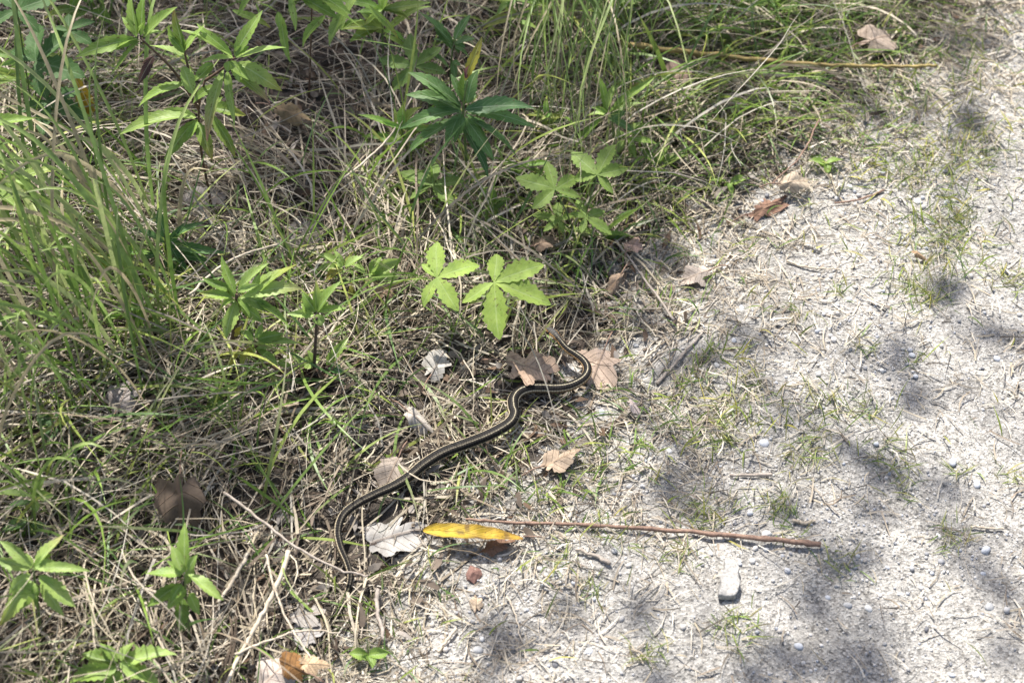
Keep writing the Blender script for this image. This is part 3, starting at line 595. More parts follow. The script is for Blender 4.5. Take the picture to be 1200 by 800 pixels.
# ------------------------------------------------------------------ fallen leaves
def fallen(label, px, py, size, ang, colour, lobes=None, lift=0.014, tilt=(0, 0), curl=0.15, seed=0, keep=1.0, name='fallen_leaf', cat='leaf', elong=1.0, teeth=0.06, stem=True, edge=None):
    c = at(px, py, lift); n = unit([tilt[0], tilt[1], 1.0]); h = np.array([math.sin(R(ang)), math.cos(R(ang)), 0]); rad = size * 0.00108; lift = lift * 0.8; keep = keep * 0.8
    lob = lobes or [(0, 1.0, 75), (75, 0.78, 70), (-75, 0.78, 70), (150, 0.62, 70), (-150, 0.62, 70)]
    rn = random.Random(seed * 7 + 1); ph = [rn.random() * 6.28 for _ in range(9)]; jag = 1.7 if lobes else 1.0
    def outl(th):
        r = 0.66 + 0.16 * math.cos(th) + 0.22 * math.exp(-(th / 0.28) ** 2)
        for i, k in enumerate((2, 3, 5, 7)): r += 0.05 * jag * math.sin(k * th + ph[i])
        for i in (5, 6): r -= 0.28 * math.exp(-(((th - ph[i] + math.pi) % 6.283 - math.pi) / 0.13) ** 2)
        return r * (1 + teeth * (abs(((th * 3.1 + ph[7]) % 1) * 2 - 1) - 0.5))
    V, F, U = lobed(c, n, h, lob, rad, curl, teeth, rough=0.09, seed=seed, wave=0.16, outline=outl)
    if elong != 1.0:
        s = np.cross(n, unit(h - n * (h @ n))); V = V - np.outer((V - c) @ s, s) * (1 - elong)
    V[:, 2] = np.maximum(V[:, 2], height(V[:, 0], V[:, 1], False) + lift * 0.35)
    hv = (V - c) @ h / rad; sv = (V - c) @ np.cross(n, h) / rad
    cc = np.tile(np.array(colour), (len(V), 1)); rr = np.clip(U[:, :1], 0, 1)
    if edge is not None: cc = cc * (1 - rr ** 3) + np.array(edge) * rr ** 3
    o = build(name, V, F, M_DEAD, None, cc, np.stack([hv, sv], 1)); tag(o, label, cat)
    if stem:
        P = spline([c - h * rad * 0.4, c - h * rad * 0.9 + np.array([0, 0, 0.004]), c - h * rad * 1.35], 6); P[:, 2] = np.maximum(P[:, 2], height(P[:, 0], P[:, 1], False) + 0.002)
        v_, f_ = tube(P, 0.0009, 5); build('leaf_stalk', v_, f_, M_TWIG, o)
    for f in (0.0, 0.55, 0.85):
        for q in range(1 if f == 0 else 8):
            a = q * math.pi / 4; feat((c[0] + rad * f * 0.8 * math.cos(a), c[1] + rad * f * 0.8 * math.sin(a), c[2] - 0.004), rad * 0.35 * keep)
    return o
TAN = (0.44, 0.32, 0.23); PALE = (0.48, 0.44, 0.38); GREY = (0.40, 0.38, 0.35); BRN = (0.24, 0.16, 0.115)
MAP = [(0, 1.0, 50), (58, 0.95, 45), (-58, 0.92, 45), (115, 0.8, 50), (-115, 0.75, 50), (180, 0.4, 40)]
fallen('tan jagged dead leaf lying by the snake behind its curved body', 615, 428, 35, 100, TAN, MAP, 0.026, (0.1, -0.1), 0.1, 1, teeth=0.12)
fallen('tan dead leaf lying underneath the snake behind its neck', 702, 424, 36, -160, (0.47, 0.37, 0.29), MAP, 0.012, (-0.1, -0.1), 0.05, 2)
fallen('tan dead leaf half buried in green grass beside the snake', 650, 540, 30, 60, (0.42, 0.33, 0.24), None, 0.012, (0, 0), 0.1, 3, elong=0.7, keep=0.7)
fallen('grey-brown dead leaf tucked along the snake body', 462, 546, 26, 200, (0.34, 0.29, 0.24), None, 0.02, (0.1, -0.2), 0.3, 4)
fallen('pale curled dead leaf standing in the straw above snake', 486, 487, 26, 130, PALE, None, 0.022, (0.2, -0.3), 0.5, 5, elong=0.55)
fallen('whitish torn dead leaf under the yellow-green lobed leaves', 510, 430, 28, 20, (0.40, 0.385, 0.35), None, 0.014, (0.1, -0.3), 0.3, 6, elong=0.75, teeth=0.14)
fallen('large pale grey weathered leaf flat on litter by snake tail', 453, 630, 42, 70, (0.36, 0.35, 0.325), None, 0.006, (0, 0), 0.08, 7, keep=0.4, teeth=0.02, elong=0.85, stem=False)
fallen('tan ragged dead leaf at the edge of open sand', 820, 320, 27, 250, (0.50, 0.43, 0.36), MAP, 0.012, (0.05, -0.1), 0.2, 8, elong=0.75)
fallen('tan curled dead leaf lying over a red-brown one', 926, 213, 30, 75, (0.44, 0.37, 0.28), None, 0.026, (0, -0.5), 0.5, 9, elong=0.6)
fallen('red-brown crumpled dead leaf at the path edge', 896, 244, 36, 60, (0.20, 0.12, 0.085), MAP, 0.010, (0, -0.3), 0.6, 10, elong=0.55, teeth=0.14)
fallen('large mottled brown dead leaf standing on edge in matted straw', 210, 580, 42, 175, (0.145, 0.11, 0.08), None, 0.05, (0.1, -1.0), 0.2, 11, elong=0.85)
fallen('pale grey-brown crumpled leaf under the brown curled leaf edge', 318, 792, 30, 40, (0.46, 0.40, 0.35), None, 0.02, (0, -0.2), 0.4, 12)
fallen('dark orange-brown leaf folded over at the litter edge', 343, 780, 27, -60, (0.22, 0.115, 0.04), None, 0.035, (-0.3, -0.3), 0.7, 13, elong=0.7)
fallen('small pale tan leaf tip beside the orange-brown leaf', 362, 777, 15, 90, (0.58, 0.43, 0.27), MAP, 0.04, (0.1, -0.3), 0.3, 14, stem=False)
fallen('tan scrap of dead leaf on the sandy litter', 558, 708, 13, 0, (0.50, 0.40, 0.29), MAP, 0.006, (0.1, -0.2), 0.3, 15, stem=False, elong=0.7)
fallen('brown dead leaf scrap among straw under lobed cluster', 723, 328, 24, 210, (0.28, 0.21, 0.15), None, 0.02, (0.2, -0.4), 0.5, 16, elong=0.5)
fallen('pinkish tan dead leaf under the young upright plant', 741, 288, 16, 30, (0.44, 0.31, 0.25), None, 0.016, (0, -0.2), 0.3, 17)
fallen('tan dry leaf hanging under the small pale whorl plant', 448, 334, 17, 150, (0.36, 0.25, 0.17), MAP, 0.035, (0, -0.6), 0.3, 18, stem=False)
fallen('grey dead leaf in the hollow behind the tall leafy plant', 232, 236, 36, 60, (0.25, 0.235, 0.22), None, 0.008, (0, -0.1), 0.2, 19, keep=0.3)
fallen('dark grey dead leaf in the straw hollow', 352, 272, 34, 100, (0.21, 0.20, 0.19), None, 0.006, (0, -0.1), 0.2, 20, keep=0.2)
fallen('brown dead leaf in shade by the tall plant', 335, 130, 30, 110, (0.25, 0.19, 0.11), None, 0.03, (0, -0.5), 0.3, 21, elong=0.6)
fallen('dull tan dead leaf beneath the far grass', 1024, 46, 32, 60, (0.38, 0.31, 0.25), MAP, 0.03, (0, -0.4), 0.4, 22)
fallen('brown dead leaf behind the long fallen stem', 792, 84, 26, 30, (0.26, 0.19, 0.15), None, 0.02, (0, -0.3), 0.3, 23)
fallen('grey leaf floor scrap under crossed pale stalks', 358, 742, 26, 30, (0.33, 0.32, 0.31), None, 0.008, (0, 0), 0.1, 24, keep=0.3, stem=False)
fallen('pale pink dead leaf bit in green grass near the snake', 742, 474, 14, 140, (0.56, 0.48, 0.45), None, 0.018, (0.3, -0.3), 0.3, 25, elong=0.5, stem=False)
fallen('grey-brown leaf behind matted straw under tall grass', 142, 470, 26, 10, (0.30, 0.27, 0.25), None, 0.02, (0, -0.4), 0.3, 26)
fallen('pale dry leaf scrap near the bare dark straw', 355, 720, 22, 80, (0.34, 0.32, 0.29), None, 0.008, (0, 0), 0.1, 27, keep=0.3, stem=False)
fallen('small brown leaf on litter below the lobed cluster', 633, 285, 22, 60, (0.30, 0.22, 0.16), None, 0.02, (0, -0.3), 0.4, 28, elong=0.6)
fallen('tan curled sliver of leaf on sand by grass', 1075, 297, 14, 120, (0.40, 0.28, 0.17), None, 0.012, (0, -0.3), 0.4, 29, elong=0.4, stem=False)
# yellow leaf on the stick and the yellow hanging one
P0, P1 = at(496, 621, 0.016), at(613, 628, 0.016)
V, F, U = lance(P0, P1, 0.021, 0.02, 0.45, 0.2, 0.0, 40, 0.47, twist=0.7, side=0.05, blunt=0.5)
yn = vnoise(U[:, 0] * 0.12, U[:, 1] * 0.012, 0.012, 41); V[:, 1] += 0.0022 * (vnoise(U[:, 0], U[:, 1] * 0, 0.07, 42) - 0.5) * np.abs(U[:, 1]); V[:, 2] += 0.004 * (yn - 0.5)
cc = grad((0.54, 0.38, 0.04), (0.44, 0.26, 0.03), U, 3); e = np.abs(U[:, 1:]) ** 5
cc = cc * (1 - 0.5 * e) + np.array([0.16, 0.08, 0.03]) * 0.5 * e
dk = np.exp(-((U[:, :1] - 0.55) / 0.10) ** 2) * np.clip(U[:, 1:] * 0.9 + 0.3, 0, 1); cc = cc * (1 - dk) + np.array([0.08, 0.045, 0.025]) * dk
bl = sstep(0.58, 0.75, vnoise(U[:, 0] * 0.12, U[:, 1] * 0.014, 0.006, 43))[:, None] * 0.8; cc = cc * (1 - bl) + np.array([0.15, 0.085, 0.03]) * bl
yl = build('yellow_leaf', V, F, M_YELLOW, None, cc, U); tag(yl, 'bright yellow narrow fallen leaf with a brown blotch lying at the stick end', 'leaf')
V, F = tube(np.linspace(P1, P1 + np.array([0.02, 0.002, -0.004]), 4), 0.0009, 5); build('leaf_stalk', V, F, M_TWIG, yl)
for f in np.linspace(0.02, 0.98, 9): feat(P0 * (1 - f) + P1 * f - np.array([0, 0, 0.005]), 0.016)
fallen('dark brown curled leaf beneath the yellow leaf', 578, 640, 24, 60, (0.20, 0.12, 0.08), None, 0.008, (0, -0.1), 0.3, 31, elong=0.5, stem=False, keep=0.6)
B = at(104, 150)
B2, T2 = at_plane(87, 80, B[1]), at_plane(103, 142, B[1]); V, F, U = lance(B2, T2, 0.026, 0.1, 0.6, 0.8, 0.08, 14, 0.62, nrm=(0, -1, 0.3))
hl = build('hanging_leaf', V, F, M_YELLOW, None, grad((0.52, 0.36, 0.05), (0.42, 0.25, 0.04), U), U); tag(hl, 'withered golden yellow leaf hanging upright among dark stems', 'leaf')
V, F = tube(spline([B2 + np.array([0, 0, 0.02]), B2, T2, no_sink(at_plane(100, 175, B[1]))], 10), 0.001, 5); build('stalk', V, F, M_STEM_B, hl)

# ------------------------------------------------------------------ sticks and stalks
def stick(name, label, cat, pts, r0, r1, mat, lift=0.006, group=None, knots=0, wob=0.15):
    P = spline([at(px, py, lift) for px, py in pts], max(14, 8 * len(pts)))
    g = height(P[:, 0], P[:, 1], False); P[:, 2] = np.maximum(P[:, 2], g + r0 * 0.8)
    P[1:-1, 0] += np.convolve(RNG.normal(0, 0.0011, len(P)), np.ones(3) / 3, 'same')[1:-1]; P[1:-1, 1] += np.convolve(RNG.normal(0, 0.0011, len(P)), np.ones(3) / 3, 'same')[1:-1]
    P += RNG.normal(0, r0 * 0.14, P.shape); rr = np.linspace(r0, r1, len(P)) * (1 + 0.05 * np.sin(np.arange(len(P)) * 1.7))
    for i in range(knots): rr[int((i + 0.5) / knots * len(P))] *= 1.35
    V, F = tube(P, rr, 8, wob); o = build(name, V, F, mat, None); tag(o, label, cat, group)
    for q in P[::2]: feat(q - np.array([0, 0, r0]), r0 + 0.004)
    return o, P
st, SPn = stick('stick', 'long thin reddish-brown stick lying across the sand by the yellow leaf', 'stick', [(545, 608), (600, 612), (680, 615), (760, 619), (840, 626), (910, 632), (962, 638)], 0.0014, 0.0031, M_TWIG, 0.008, knots=7)
st2, P2_ = stick('fallen_cane', 'long fallen cane, yellowish turning red-brown, lying through far grass', 'cane', [(725, 52), (775, 57), (830, 64), (900, 71), (980, 77), (1050, 78), (1098, 77)], 0.0042, 0.002, M_YSTEM, 0.03, knots=5)
stick('stick', 'short grey-brown stick slanting on litter near the sand', 'stick', [(770, 450), (795, 422), (823, 390)], 0.0023, 0.0014, M_TWIG2, 0.004)
stick('twig', 'thin dark twig end lying below the far fallen leaves', 'twig', [(978, 238), (1010, 233), (1036, 223)], 0.0010, 0.0016, M_TWIG, 0.004)
stick('twig', 'pale bent twig lying on open sand near grass', 'twig', [(922, 306), (950, 314), (985, 316)], 0.0018, 0.001, M_PALE, 0.004)
stick('twig', 'short grey twig on sand above the long stick', 'twig', [(856, 556), (880, 557), (904, 555)], 0.0016, 0.0022, M_TWIG2, 0.004)
stick('twig', 'stubby pale twig on the sand near the stick tip', 'twig', [(930, 610), (943, 613), (955, 610)], 0.0022, 0.0016, M_PALE, 0.004)
stick('straw_stalk', 'short white straw piece lying alone on bright sand', 'straw', [(1138, 616), (1156, 618), (1176, 619)], 0.0014, 0.0012, M_PALE, 0.004)
stick('straw_stalk', 'thin white straw standing out on shaded sand below red fragment', 'straw', [(594, 698), (604, 720), (612, 752)], 0.0011, 0.0008, M_PALE, 0.005)
stick('straw_stalk', 'short pale straw lying on dark shaded sand', 'straw', [(535, 736), (524, 750), (513, 764)], 0.0020, 0.0013, M_PALE, 0.005)
stick('straw_stalk', 'thick pale stalk slanting down through matted straw', 'stalk', [(338, 645), (322, 690), (300, 735), (280, 770), (262, 806)], 0.0028, 0.0018, M_PALE, 0.03)
stick('straw_stalk', 'broken white-grey stalk lying in the matted straw', 'stalk', [(290, 648), (276, 675), (256, 705)], 0.0024, 0.0018, M_PALE, 0.026)
stick('straw_stalk', 'long tan stalk crossing in front of the snake tail', 'stalk', [(262, 576), (300, 605), (345, 640), (400, 668), (432, 674)], 0.0018, 0.0011, M_TWIG2, 0.028)
stick('straw_stalk', 'pale stalk arching low over the snake tail tip', 'stalk', [(275, 766), (320, 748), (360, 738), (398, 742)], 0.0015, 0.0008, M_PALE, 0.032)
stick('straw_stalk', 'slim stalk crossing the thick pale stalk', 'stalk', [(312, 650), (325, 700), (345, 740), (365, 772)], 0.0014, 0.001, M_PALE, 0.036)
stick('straw_stalk', 'long straight straw stretched over dark hollow', 'stalk', [(222, 345), (270, 305), (330, 285)], 0.0017, 0.0012, M_PALE, 0.06)
stick('straw_stalk', 'long brown straw slanting below the starry whorl plant', 'stalk', [(402, 210), (450, 168), (492, 98)], 0.0016, 0.001, M_PALE, 0.06)
stick('straw_stalk', 'bare grey twig slanting through litter under lobed cluster', 'twig', [(720, 280), (750, 320), (790, 375)], 0.0012, 0.0018, M_TWIG2, 0.014)
stick('straw_stalk', 'reddish straw bent over behind the drooping grass', 'stalk', [(960, 140), (940, 180), (905, 215)], 0.0013, 0.001, M_TWIG, 0.03)
stick('twig', 'grey twig on litter beside the flat grey leaf', 'twig', [(440, 690), (443, 720), (452, 750)], 0.0026, 0.002, M_TWIG2, 0.014)
stick('twig', 'thin grey twig end on sand below the yellow leaf', 'twig', [(675, 643), (700, 652), (714, 660)], 0.0018, 0.0024, M_TWIG2, 0.005)
stick('straw_stalk', 'bleached straw on litter between snake and grey stick', 'straw', [(752, 424), (766, 410), (776, 400)], 0.0018, 0.0012, M_PALE, 0.008)
for q in at(0, 0, 0),: pass

# ------------------------------------------------------------------ stones
def stone_mesh(c, a, b_, h, rot, seed, sub=2, rough=0.20):
    bm = bmesh.new(); bmesh.ops.create_icosphere(bm, subdivisions=sub, radius=1.0); rn = np.random.default_rng(seed)
    V = np.array([v.co[:] for v in bm.verts]); F = [[v.index for v in f.verts] for f in bm.faces]; bm.free()
    dirs = rn.normal(size=(7, 3)); V = V * (1 + rough * np.sin(V @ dirs.T * 1.6 + rn.random(7) * 6).mean(1)[:, None] * 2)
    V = V * np.array([a, b_, h]); ca, sa = math.cos(rot), math.sin(rot)
    V = np.stack([V[:, 0] * ca - V[:, 1] * sa, V[:, 0] * sa + V[:, 1] * ca, V[:, 2]], 1)
    return V + np.asarray(c), F
PEBS = [(1117, 541, 7, 'blue'), (1145, 568, 6.5, 'blue'), (1155, 645, 6.5, 'blue'), (896, 520, 7, 'blue'), (860, 399, 6, 'blue'), (737, 570, 6, 'grey'), (1069, 416, 5, 'blue'), (1073, 441, 4.5, 'blue'), (1151, 432, 3.5, 'dark'), (1168, 420, 6, 'blue'), (1027, 520, 5, 'blue'), (784, 528, 5, 'white'),
        (705, 483, 5, 'blue'), (898, 626, 7, 'white'), (879, 601, 4.5, 'blue'), (993, 709, 6, 'grey'), (1018, 713, 6, 'white'), (936, 757, 6, 'blue'), (1086, 737, 4, 'dark'), (1116, 791, 5, 'blue'), (1145, 790, 6, 'white'), (1160, 711, 7, 'grey'), (690, 764, 6, 'blue'), (650, 779, 5, 'dark'), (560, 762, 7, 'grey'), (565, 748, 4, 'white'),
        (869, 361, 4.5, 'blue'), (1075, 236, 7, 'white'), (970, 700, 4, 'blue'), (1040, 665, 4, 'blue'), (1152, 672, 4, 'blue'), (720, 645, 5, 'grey'), (745, 405, 5, 'grey'), (840, 690 - 262, 5, 'grey'), (1180, 600, 5, 'grey'), (815, 775, 5, 'blue'), (770, 690, 4, 'grey'), (1000, 520, 4, 'white'), (640, 690, 4.5, 'grey'), (750, 720, 4.5, 'white'), (1105, 690, 4, 'dark')]
LAB = {'blue': 'small smooth blue-grey pebble resting on the pale sand', 'white': 'small whitish pebble resting on the pale sand', 'grey': 'small dull grey pebble resting on the pale sand', 'dark': 'tiny dark pebble resting on the pale sand'}
for i, (px, py, r, k) in enumerate(PEBS[:34]):
    r *= 0.00076; c = at(px, py, r * 0.02); V, F = stone_mesh(c, r * random.uniform(0.95, 1.25), r * random.uniform(0.75, 1.0), r * 0.72, random.random() * 3, 100 + i)
    PL = {(898, 626): 'whitish pebble touching the long stick', (1117, 541): 'blue-grey pebble with a tiny grass tuft beside it', (737, 570): 'grey pebble in thin grass above the long stick', (705, 483): 'bluish pebble in green grass near the snake bend', (1155, 645): 'blue-grey pebble below the lone white straw on sand', (560, 762): 'grey pebble by short pale straw on shaded sand', (1075, 236): 'whitish pebble near the dark twig end'}.get((px, py))
    tag(build('pebble', V, F, M_PEB[k]), PL or LAB[k], 'pebble', None if PL else k + ' pebbles on the sandy path'); feat((c[0], c[1], c[2] - r), r + 0.003)
c = at(555, 673, 0.004); V, F = stone_mesh(c, 0.0095, 0.0085, 0.0040, 0.6, 58, 1, 0.2); V = V + RNG.normal(0, 0.0016, V.shape) * np.array([1, 1, 0.4]); tag(build('stone_fragment', V, F, M_PEB['red'], smooth=False), 'small reddish-brown stone fragment on litter below yellow leaf', 'stone'); feat((c[0], c[1], c[2] - 0.01), 0.014)
# pale oblong stone chip
A = at(854, 700, 0.008); Bp = at(855, 657, 0.008); bm = bmesh.new(); bmesh.ops.create_cube(bm, size=1.0)
bmesh.ops.subdivide_edges(bm, edges=bm.edges[:], cuts=7, use_grid_fill=True)
V = np.array([v.co[:] for v in bm.verts]); F = [[v.index for v in f.verts] for f in bm.faces]; bm.free()
V = V / ((np.abs(V * 2) ** 10).sum(1) ** (1 / 10))[:, None]
ln = np.linalg.norm(Bp - A); dirv = (Bp - A) / ln; sv = np.array([1.0, 0, 0]); wv = 0.0205 * (1 - 0.30 * sstep(-0.1, 0.5, V[:, 1]))
W = (A + Bp) / 2 + np.outer(V[:, 1] * ln, dirv) + np.outer(V[:, 0] * wv + 0.0012 * np.sin(V[:, 1] * 6 + 1) + 0.002 * V[:, 1], sv) + np.outer(V[:, 2] * 0.010 + 0.0010 * np.sin(V[:, 1] * 7 + V[:, 0] * 4), [0, 0, 1])
W += 0.0006 * (RNG.random(W.shape) - 0.5); W[:, 2] += 0.004 * (vnoise(W[:, 0], W[:, 1], 0.012, 51) - 0.5); W[:, 0] += 0.004 * (vnoise(W[:, 1], W[:, 2], 0.011, 52) - 0.5)
tag(build('stone_chip', W, F, M_WOODCHIP), 'pale oblong stone chip lying on sand below the long stick', 'stone'); 
for f in (0.1, 0.5, 0.9): feat(A * (1 - f) + Bp * f - np.array([0, 0, 0.012]), 0.017)

# ------------------------------------------------------------------ blades (vectorised ribbons)
def blades(x, y, z0, az, e0, bend, L, w, K, swirl, rng, stay=0.0015, prof='blade', fold=0.0, wig=0.0):
    n = len(x); P = np.zeros((n, K + 1, 3)); P[:, 0] = np.stack([x, y, z0], 1); a = az.copy()
    D = np.zeros((n, K, 3))
    for k in range(K):
        e = e0 - bend * ((k + 0.5) / K); a = az + swirl * ((k + 0.5) / K) + wig * rng.normal(0, 1, n)
        D[:, k] = np.stack([np.cos(a) * np.cos(e), np.sin(a) * np.cos(e), np.sin(e)], 1)
        q = P[:, k] + D[:, k] * (L / K)[:, None]; gz = height(q[:, 0], q[:, 1], False) + stay
        q[:, 2] = np.maximum(q[:, 2], gz); P[:, k + 1] = q
    T = np.gradient(P, axis=1); T /= np.linalg.norm(T, axis=2, keepdims=True) + 1e-9
    S = np.cross(T, np.array([0, 0, 1.0])); S /= np.linalg.norm(S, axis=2, keepdims=True) + 1e-6
    Nn = np.cross(S, T); ro = rng.uniform(-1.1, 1.1, n)[:, None, None] + np.linspace(0, 1, K + 1)[None, :, None] * rng.normal(0, 0.8, n)[:, None, None]
    S = S * np.cos(ro) + Nn * np.sin(ro)
    t = np.linspace(0, 1, K + 1)
    pr = np.minimum(1, 0.55 + 1.6 * t) * np.clip((1 - t) * 2.2, 0.08, 1) if prof == 'blade' else np.clip(1 - 0.55 * t, 0.1, 1)
    hw = (w[:, None] * pr[None, :])[:, :, None] * 0.5
    return P, S * hw
def ribbon(P, S, colr, tip=None):
    n, k1, _ = P.shape; V = np.stack([P - S, P + S], 2).reshape(-1, 3)
    b = (np.arange(n) * k1 * 2)[:, None] + (np.arange(k1 - 1) * 2)[None, :]; b = b.ravel(); F = np.stack([b, b + 1, b + 3, b + 2], 1)
    c = np.repeat(colr[:, None, :], k1, 1)
    if tip is not None:
        t = (np.linspace(0, 1, k1) ** 2)[None, :, None]; c = c * (1 - t) + tip[:, None, :] * t
    return V, F, np.repeat(c, 2, axis=1).reshape(-1, 3)
FA = np.array(FEAT)
def clear(P, rng, prob=0.965):
    """drop blades that would lie on top of the snake, fallen leaves, sticks and stones"""
    P = np.concatenate([P, P[:, :-1] * 0.67 + P[:, 1:] * 0.33, P[:, :-1] * 0.33 + P[:, 1:] * 0.67], 1)
    n, k1, _ = P.shape; Q = P.reshape(-1, 3); bad = np.zeros(len(Q), bool)
    cell = 0.02; keyf = {}
    for f in FA:
        r = f[3]
        for ix in range(int(math.floor((f[0] - r) / cell)), int(math.floor((f[0] + r) / cell)) + 1):
            for iy in range(int(math.floor((f[1] - r) / cell)), int(math.floor((f[1] + r) / cell)) + 1): keyf.setdefault((ix, iy), []).append(f)
    mid = Q; ci = np.floor(mid[:, 0] / cell).astype(int); cj = np.floor(mid[:, 1] / cell).astype(int)
    code = ci * 100003 + cj; order = np.argsort(code); sc = code[order]
    for (ix, iy), fs in keyf.items():
        c = ix * 100003 + iy; a, b = np.searchsorted(sc, c), np.searchsorted(sc, c, 'right')
        if b > a:
            idx = order[a:b]; q = Q[idx]
            for f in fs: bad[idx] |= ((q[:, 0] - f[0]) ** 2 + (q[:, 1] - f[1]) ** 2 < f[3] ** 2) & (q[:, 2] > f[2])
    hit = bad.reshape(n, k1).any(1) & (rng.random(n) < prob)
    return ~hit
def dens(P): return P
rng = np.random.default_rng(21)
def scatter(n, fn, box=(-0.98, 0.98, 0.72, 2.5)):
    x = rng.uniform(box[0], box[1], n); y = rng.uniform(box[2], box[3], n); keep = rng.random(n) < fn(x, y)
    return x[keep], y[keep]
def pick(pal, n, jit=0.18):
    c = np.array(pal)[rng.integers(0, len(pal), n)]; return c * (1 + rng.uniform(-jit, jit, (n, 1)))
STRAW = [(0.40, 0.345, 0.255), (0.36, 0.32, 0.25), (0.47, 0.41, 0.31), (0.29, 0.25, 0.195), (0.38, 0.355, 0.30), (0.25, 0.20, 0.145), (0.55, 0.49, 0.39), (0.19, 0.145, 0.105), (0.42, 0.34, 0.22)]
GREEN = [(0.15, 0.25, 0.045), (0.21, 0.32, 0.06), (0.12, 0.21, 0.06), (0.28, 0.36, 0.08), (0.17, 0.26, 0.065), (0.34, 0.38, 0.10)]

# rotting leaf shreds on the floor of the bank
x, y = scatter(16000, lambda x, y: sstep(0.0, 0.12, edge_s(x, y)) * np.where(edge_s(x, y) > 1.2, 0.2, 0.8)); n = len(x)
P, S = blades(x, y, height(x, y, False) + rng.uniform(0.001, 0.010, n), rng.uniform(0, 6.28, n), rng.uniform(-0.3, 0.5, n), rng.uniform(-0.3, 0.8, n), rng.uniform(0.008, 0.030, n), rng.uniform(0.003, 0.010, n), 4, rng.normal(0, 0.5, n), rng)
k = clear(P, rng); V, F, C = ribbon(P[k], S[k], pick([(0.10, 0.075, 0.055), (0.16, 0.125, 0.095), (0.22, 0.19, 0.16), (0.07, 0.05, 0.038), (0.28, 0.25, 0.22), (0.13, 0.085, 0.055)], n)[k]); tag(build('leaf_litter', V, F, M_STRAW, None, C, None, False), 'dark rotting shreds of leaves on the floor of the bank', 'litter', kind='stuff')
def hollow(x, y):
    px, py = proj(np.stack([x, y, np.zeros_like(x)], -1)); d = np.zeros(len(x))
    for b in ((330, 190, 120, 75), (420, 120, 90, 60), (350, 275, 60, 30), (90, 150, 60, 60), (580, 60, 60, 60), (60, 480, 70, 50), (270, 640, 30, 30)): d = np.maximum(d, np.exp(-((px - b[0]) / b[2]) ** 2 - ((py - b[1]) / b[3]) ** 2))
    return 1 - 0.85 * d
# dry thatch: floor layer and arching layer
TUFT0 = at(430, 415)
def flow(x, y):
    t0 = TUFT0; a = np.arctan2(y - t0[1], x - t0[0] - 0.05); w = sstep(0.25, 0.6, t0[0] - x)
    fan = np.arctan2(np.sin(a) * (1 - w) - 1.0 * w, np.cos(a) * (1 - w) - 0.25 * w)
    return fan + 1.0 * (vnoise(x, y, 0.45, 8) - 0.5) + 1.6 * (vnoise(x, y, 0.16, 9) - 0.5) + np.where(y > t0[1] + 0.1, 2.5 * (vnoise(x, y, 0.3, 10) - 0.5), 0)
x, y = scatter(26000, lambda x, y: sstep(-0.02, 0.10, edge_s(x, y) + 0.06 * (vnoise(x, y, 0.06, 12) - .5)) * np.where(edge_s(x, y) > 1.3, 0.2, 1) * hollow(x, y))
n = len(x); s = edge_s(x, y); hs = sstep(0.0, 0.30, s)
az = flow(x, y) + rng.normal(0, 0.55, n) + np.where(rng.random(n) < 0.30, rng.uniform(0, 6.28, n), 0) + np.where(rng.random(n) < 0.5, math.pi, 0)
P, S = blades(x, y, height(x, y, False) + rng.uniform(0.0, 0.028, n) * (0.25 + 0.75 * hs), az, rng.uniform(-0.1, 0.32, n) * (0.3 + hs), rng.uniform(0.0, 0.7, n), rng.uniform(0.06, 0.23, n) * (0.4 + 0.6 * hs), 0.0008 + 0.0032 * rng.random(n) ** 2.2, 6, rng.normal(0, 0.7, n), rng, wig=0.09, prof='stalk')
FL = [(0.44, 0.385, 0.285), (0.35, 0.305, 0.23), (0.27, 0.225, 0.165), (0.19, 0.15, 0.105), (0.32, 0.295, 0.25), (0.52, 0.46, 0.36), (0.12, 0.09, 0.065), (0.39, 0.335, 0.24)]
k = clear(P, rng); V, F, C = ribbon(P[k], S[k], pick(FL, n)[k]); tag(build('dry_straw_thatch', V, F, M_STRAW, None, C, None, False), 'matted dry tan straw covering the bank beside the path', 'dry grass', kind='stuff')
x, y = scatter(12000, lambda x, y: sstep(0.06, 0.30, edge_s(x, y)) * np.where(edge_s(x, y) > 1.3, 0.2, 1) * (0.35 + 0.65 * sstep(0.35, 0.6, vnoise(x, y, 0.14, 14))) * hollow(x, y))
n = len(x); az = flow(x, y) + rng.normal(0, 0.5, n) + np.where(rng.random(n) < 0.22, rng.uniform(0, 6.28, n), 0)
P, S = blades(x, y, height(x, y, False), az, rng.uniform(0.3, 1.15, n), rng.uniform(0.9, 2.3, n), rng.uniform(0.12, 0.34, n), 0.0009 + 0.0024 * rng.random(n) ** 2.0, 9, rng.normal(0, 0.6, n), rng, stay=0.01, prof='blade', wig=0.06)
k = clear(P, rng); V, F, C = ribbon(P[k], S[k], pick(STRAW[:7], n)[k]); tag(build('arching_dry_grass', V, F, M_STRAW, None, C, None, False), 'loose arching dry grass blades standing over the matted straw', 'dry grass', kind='stuff')
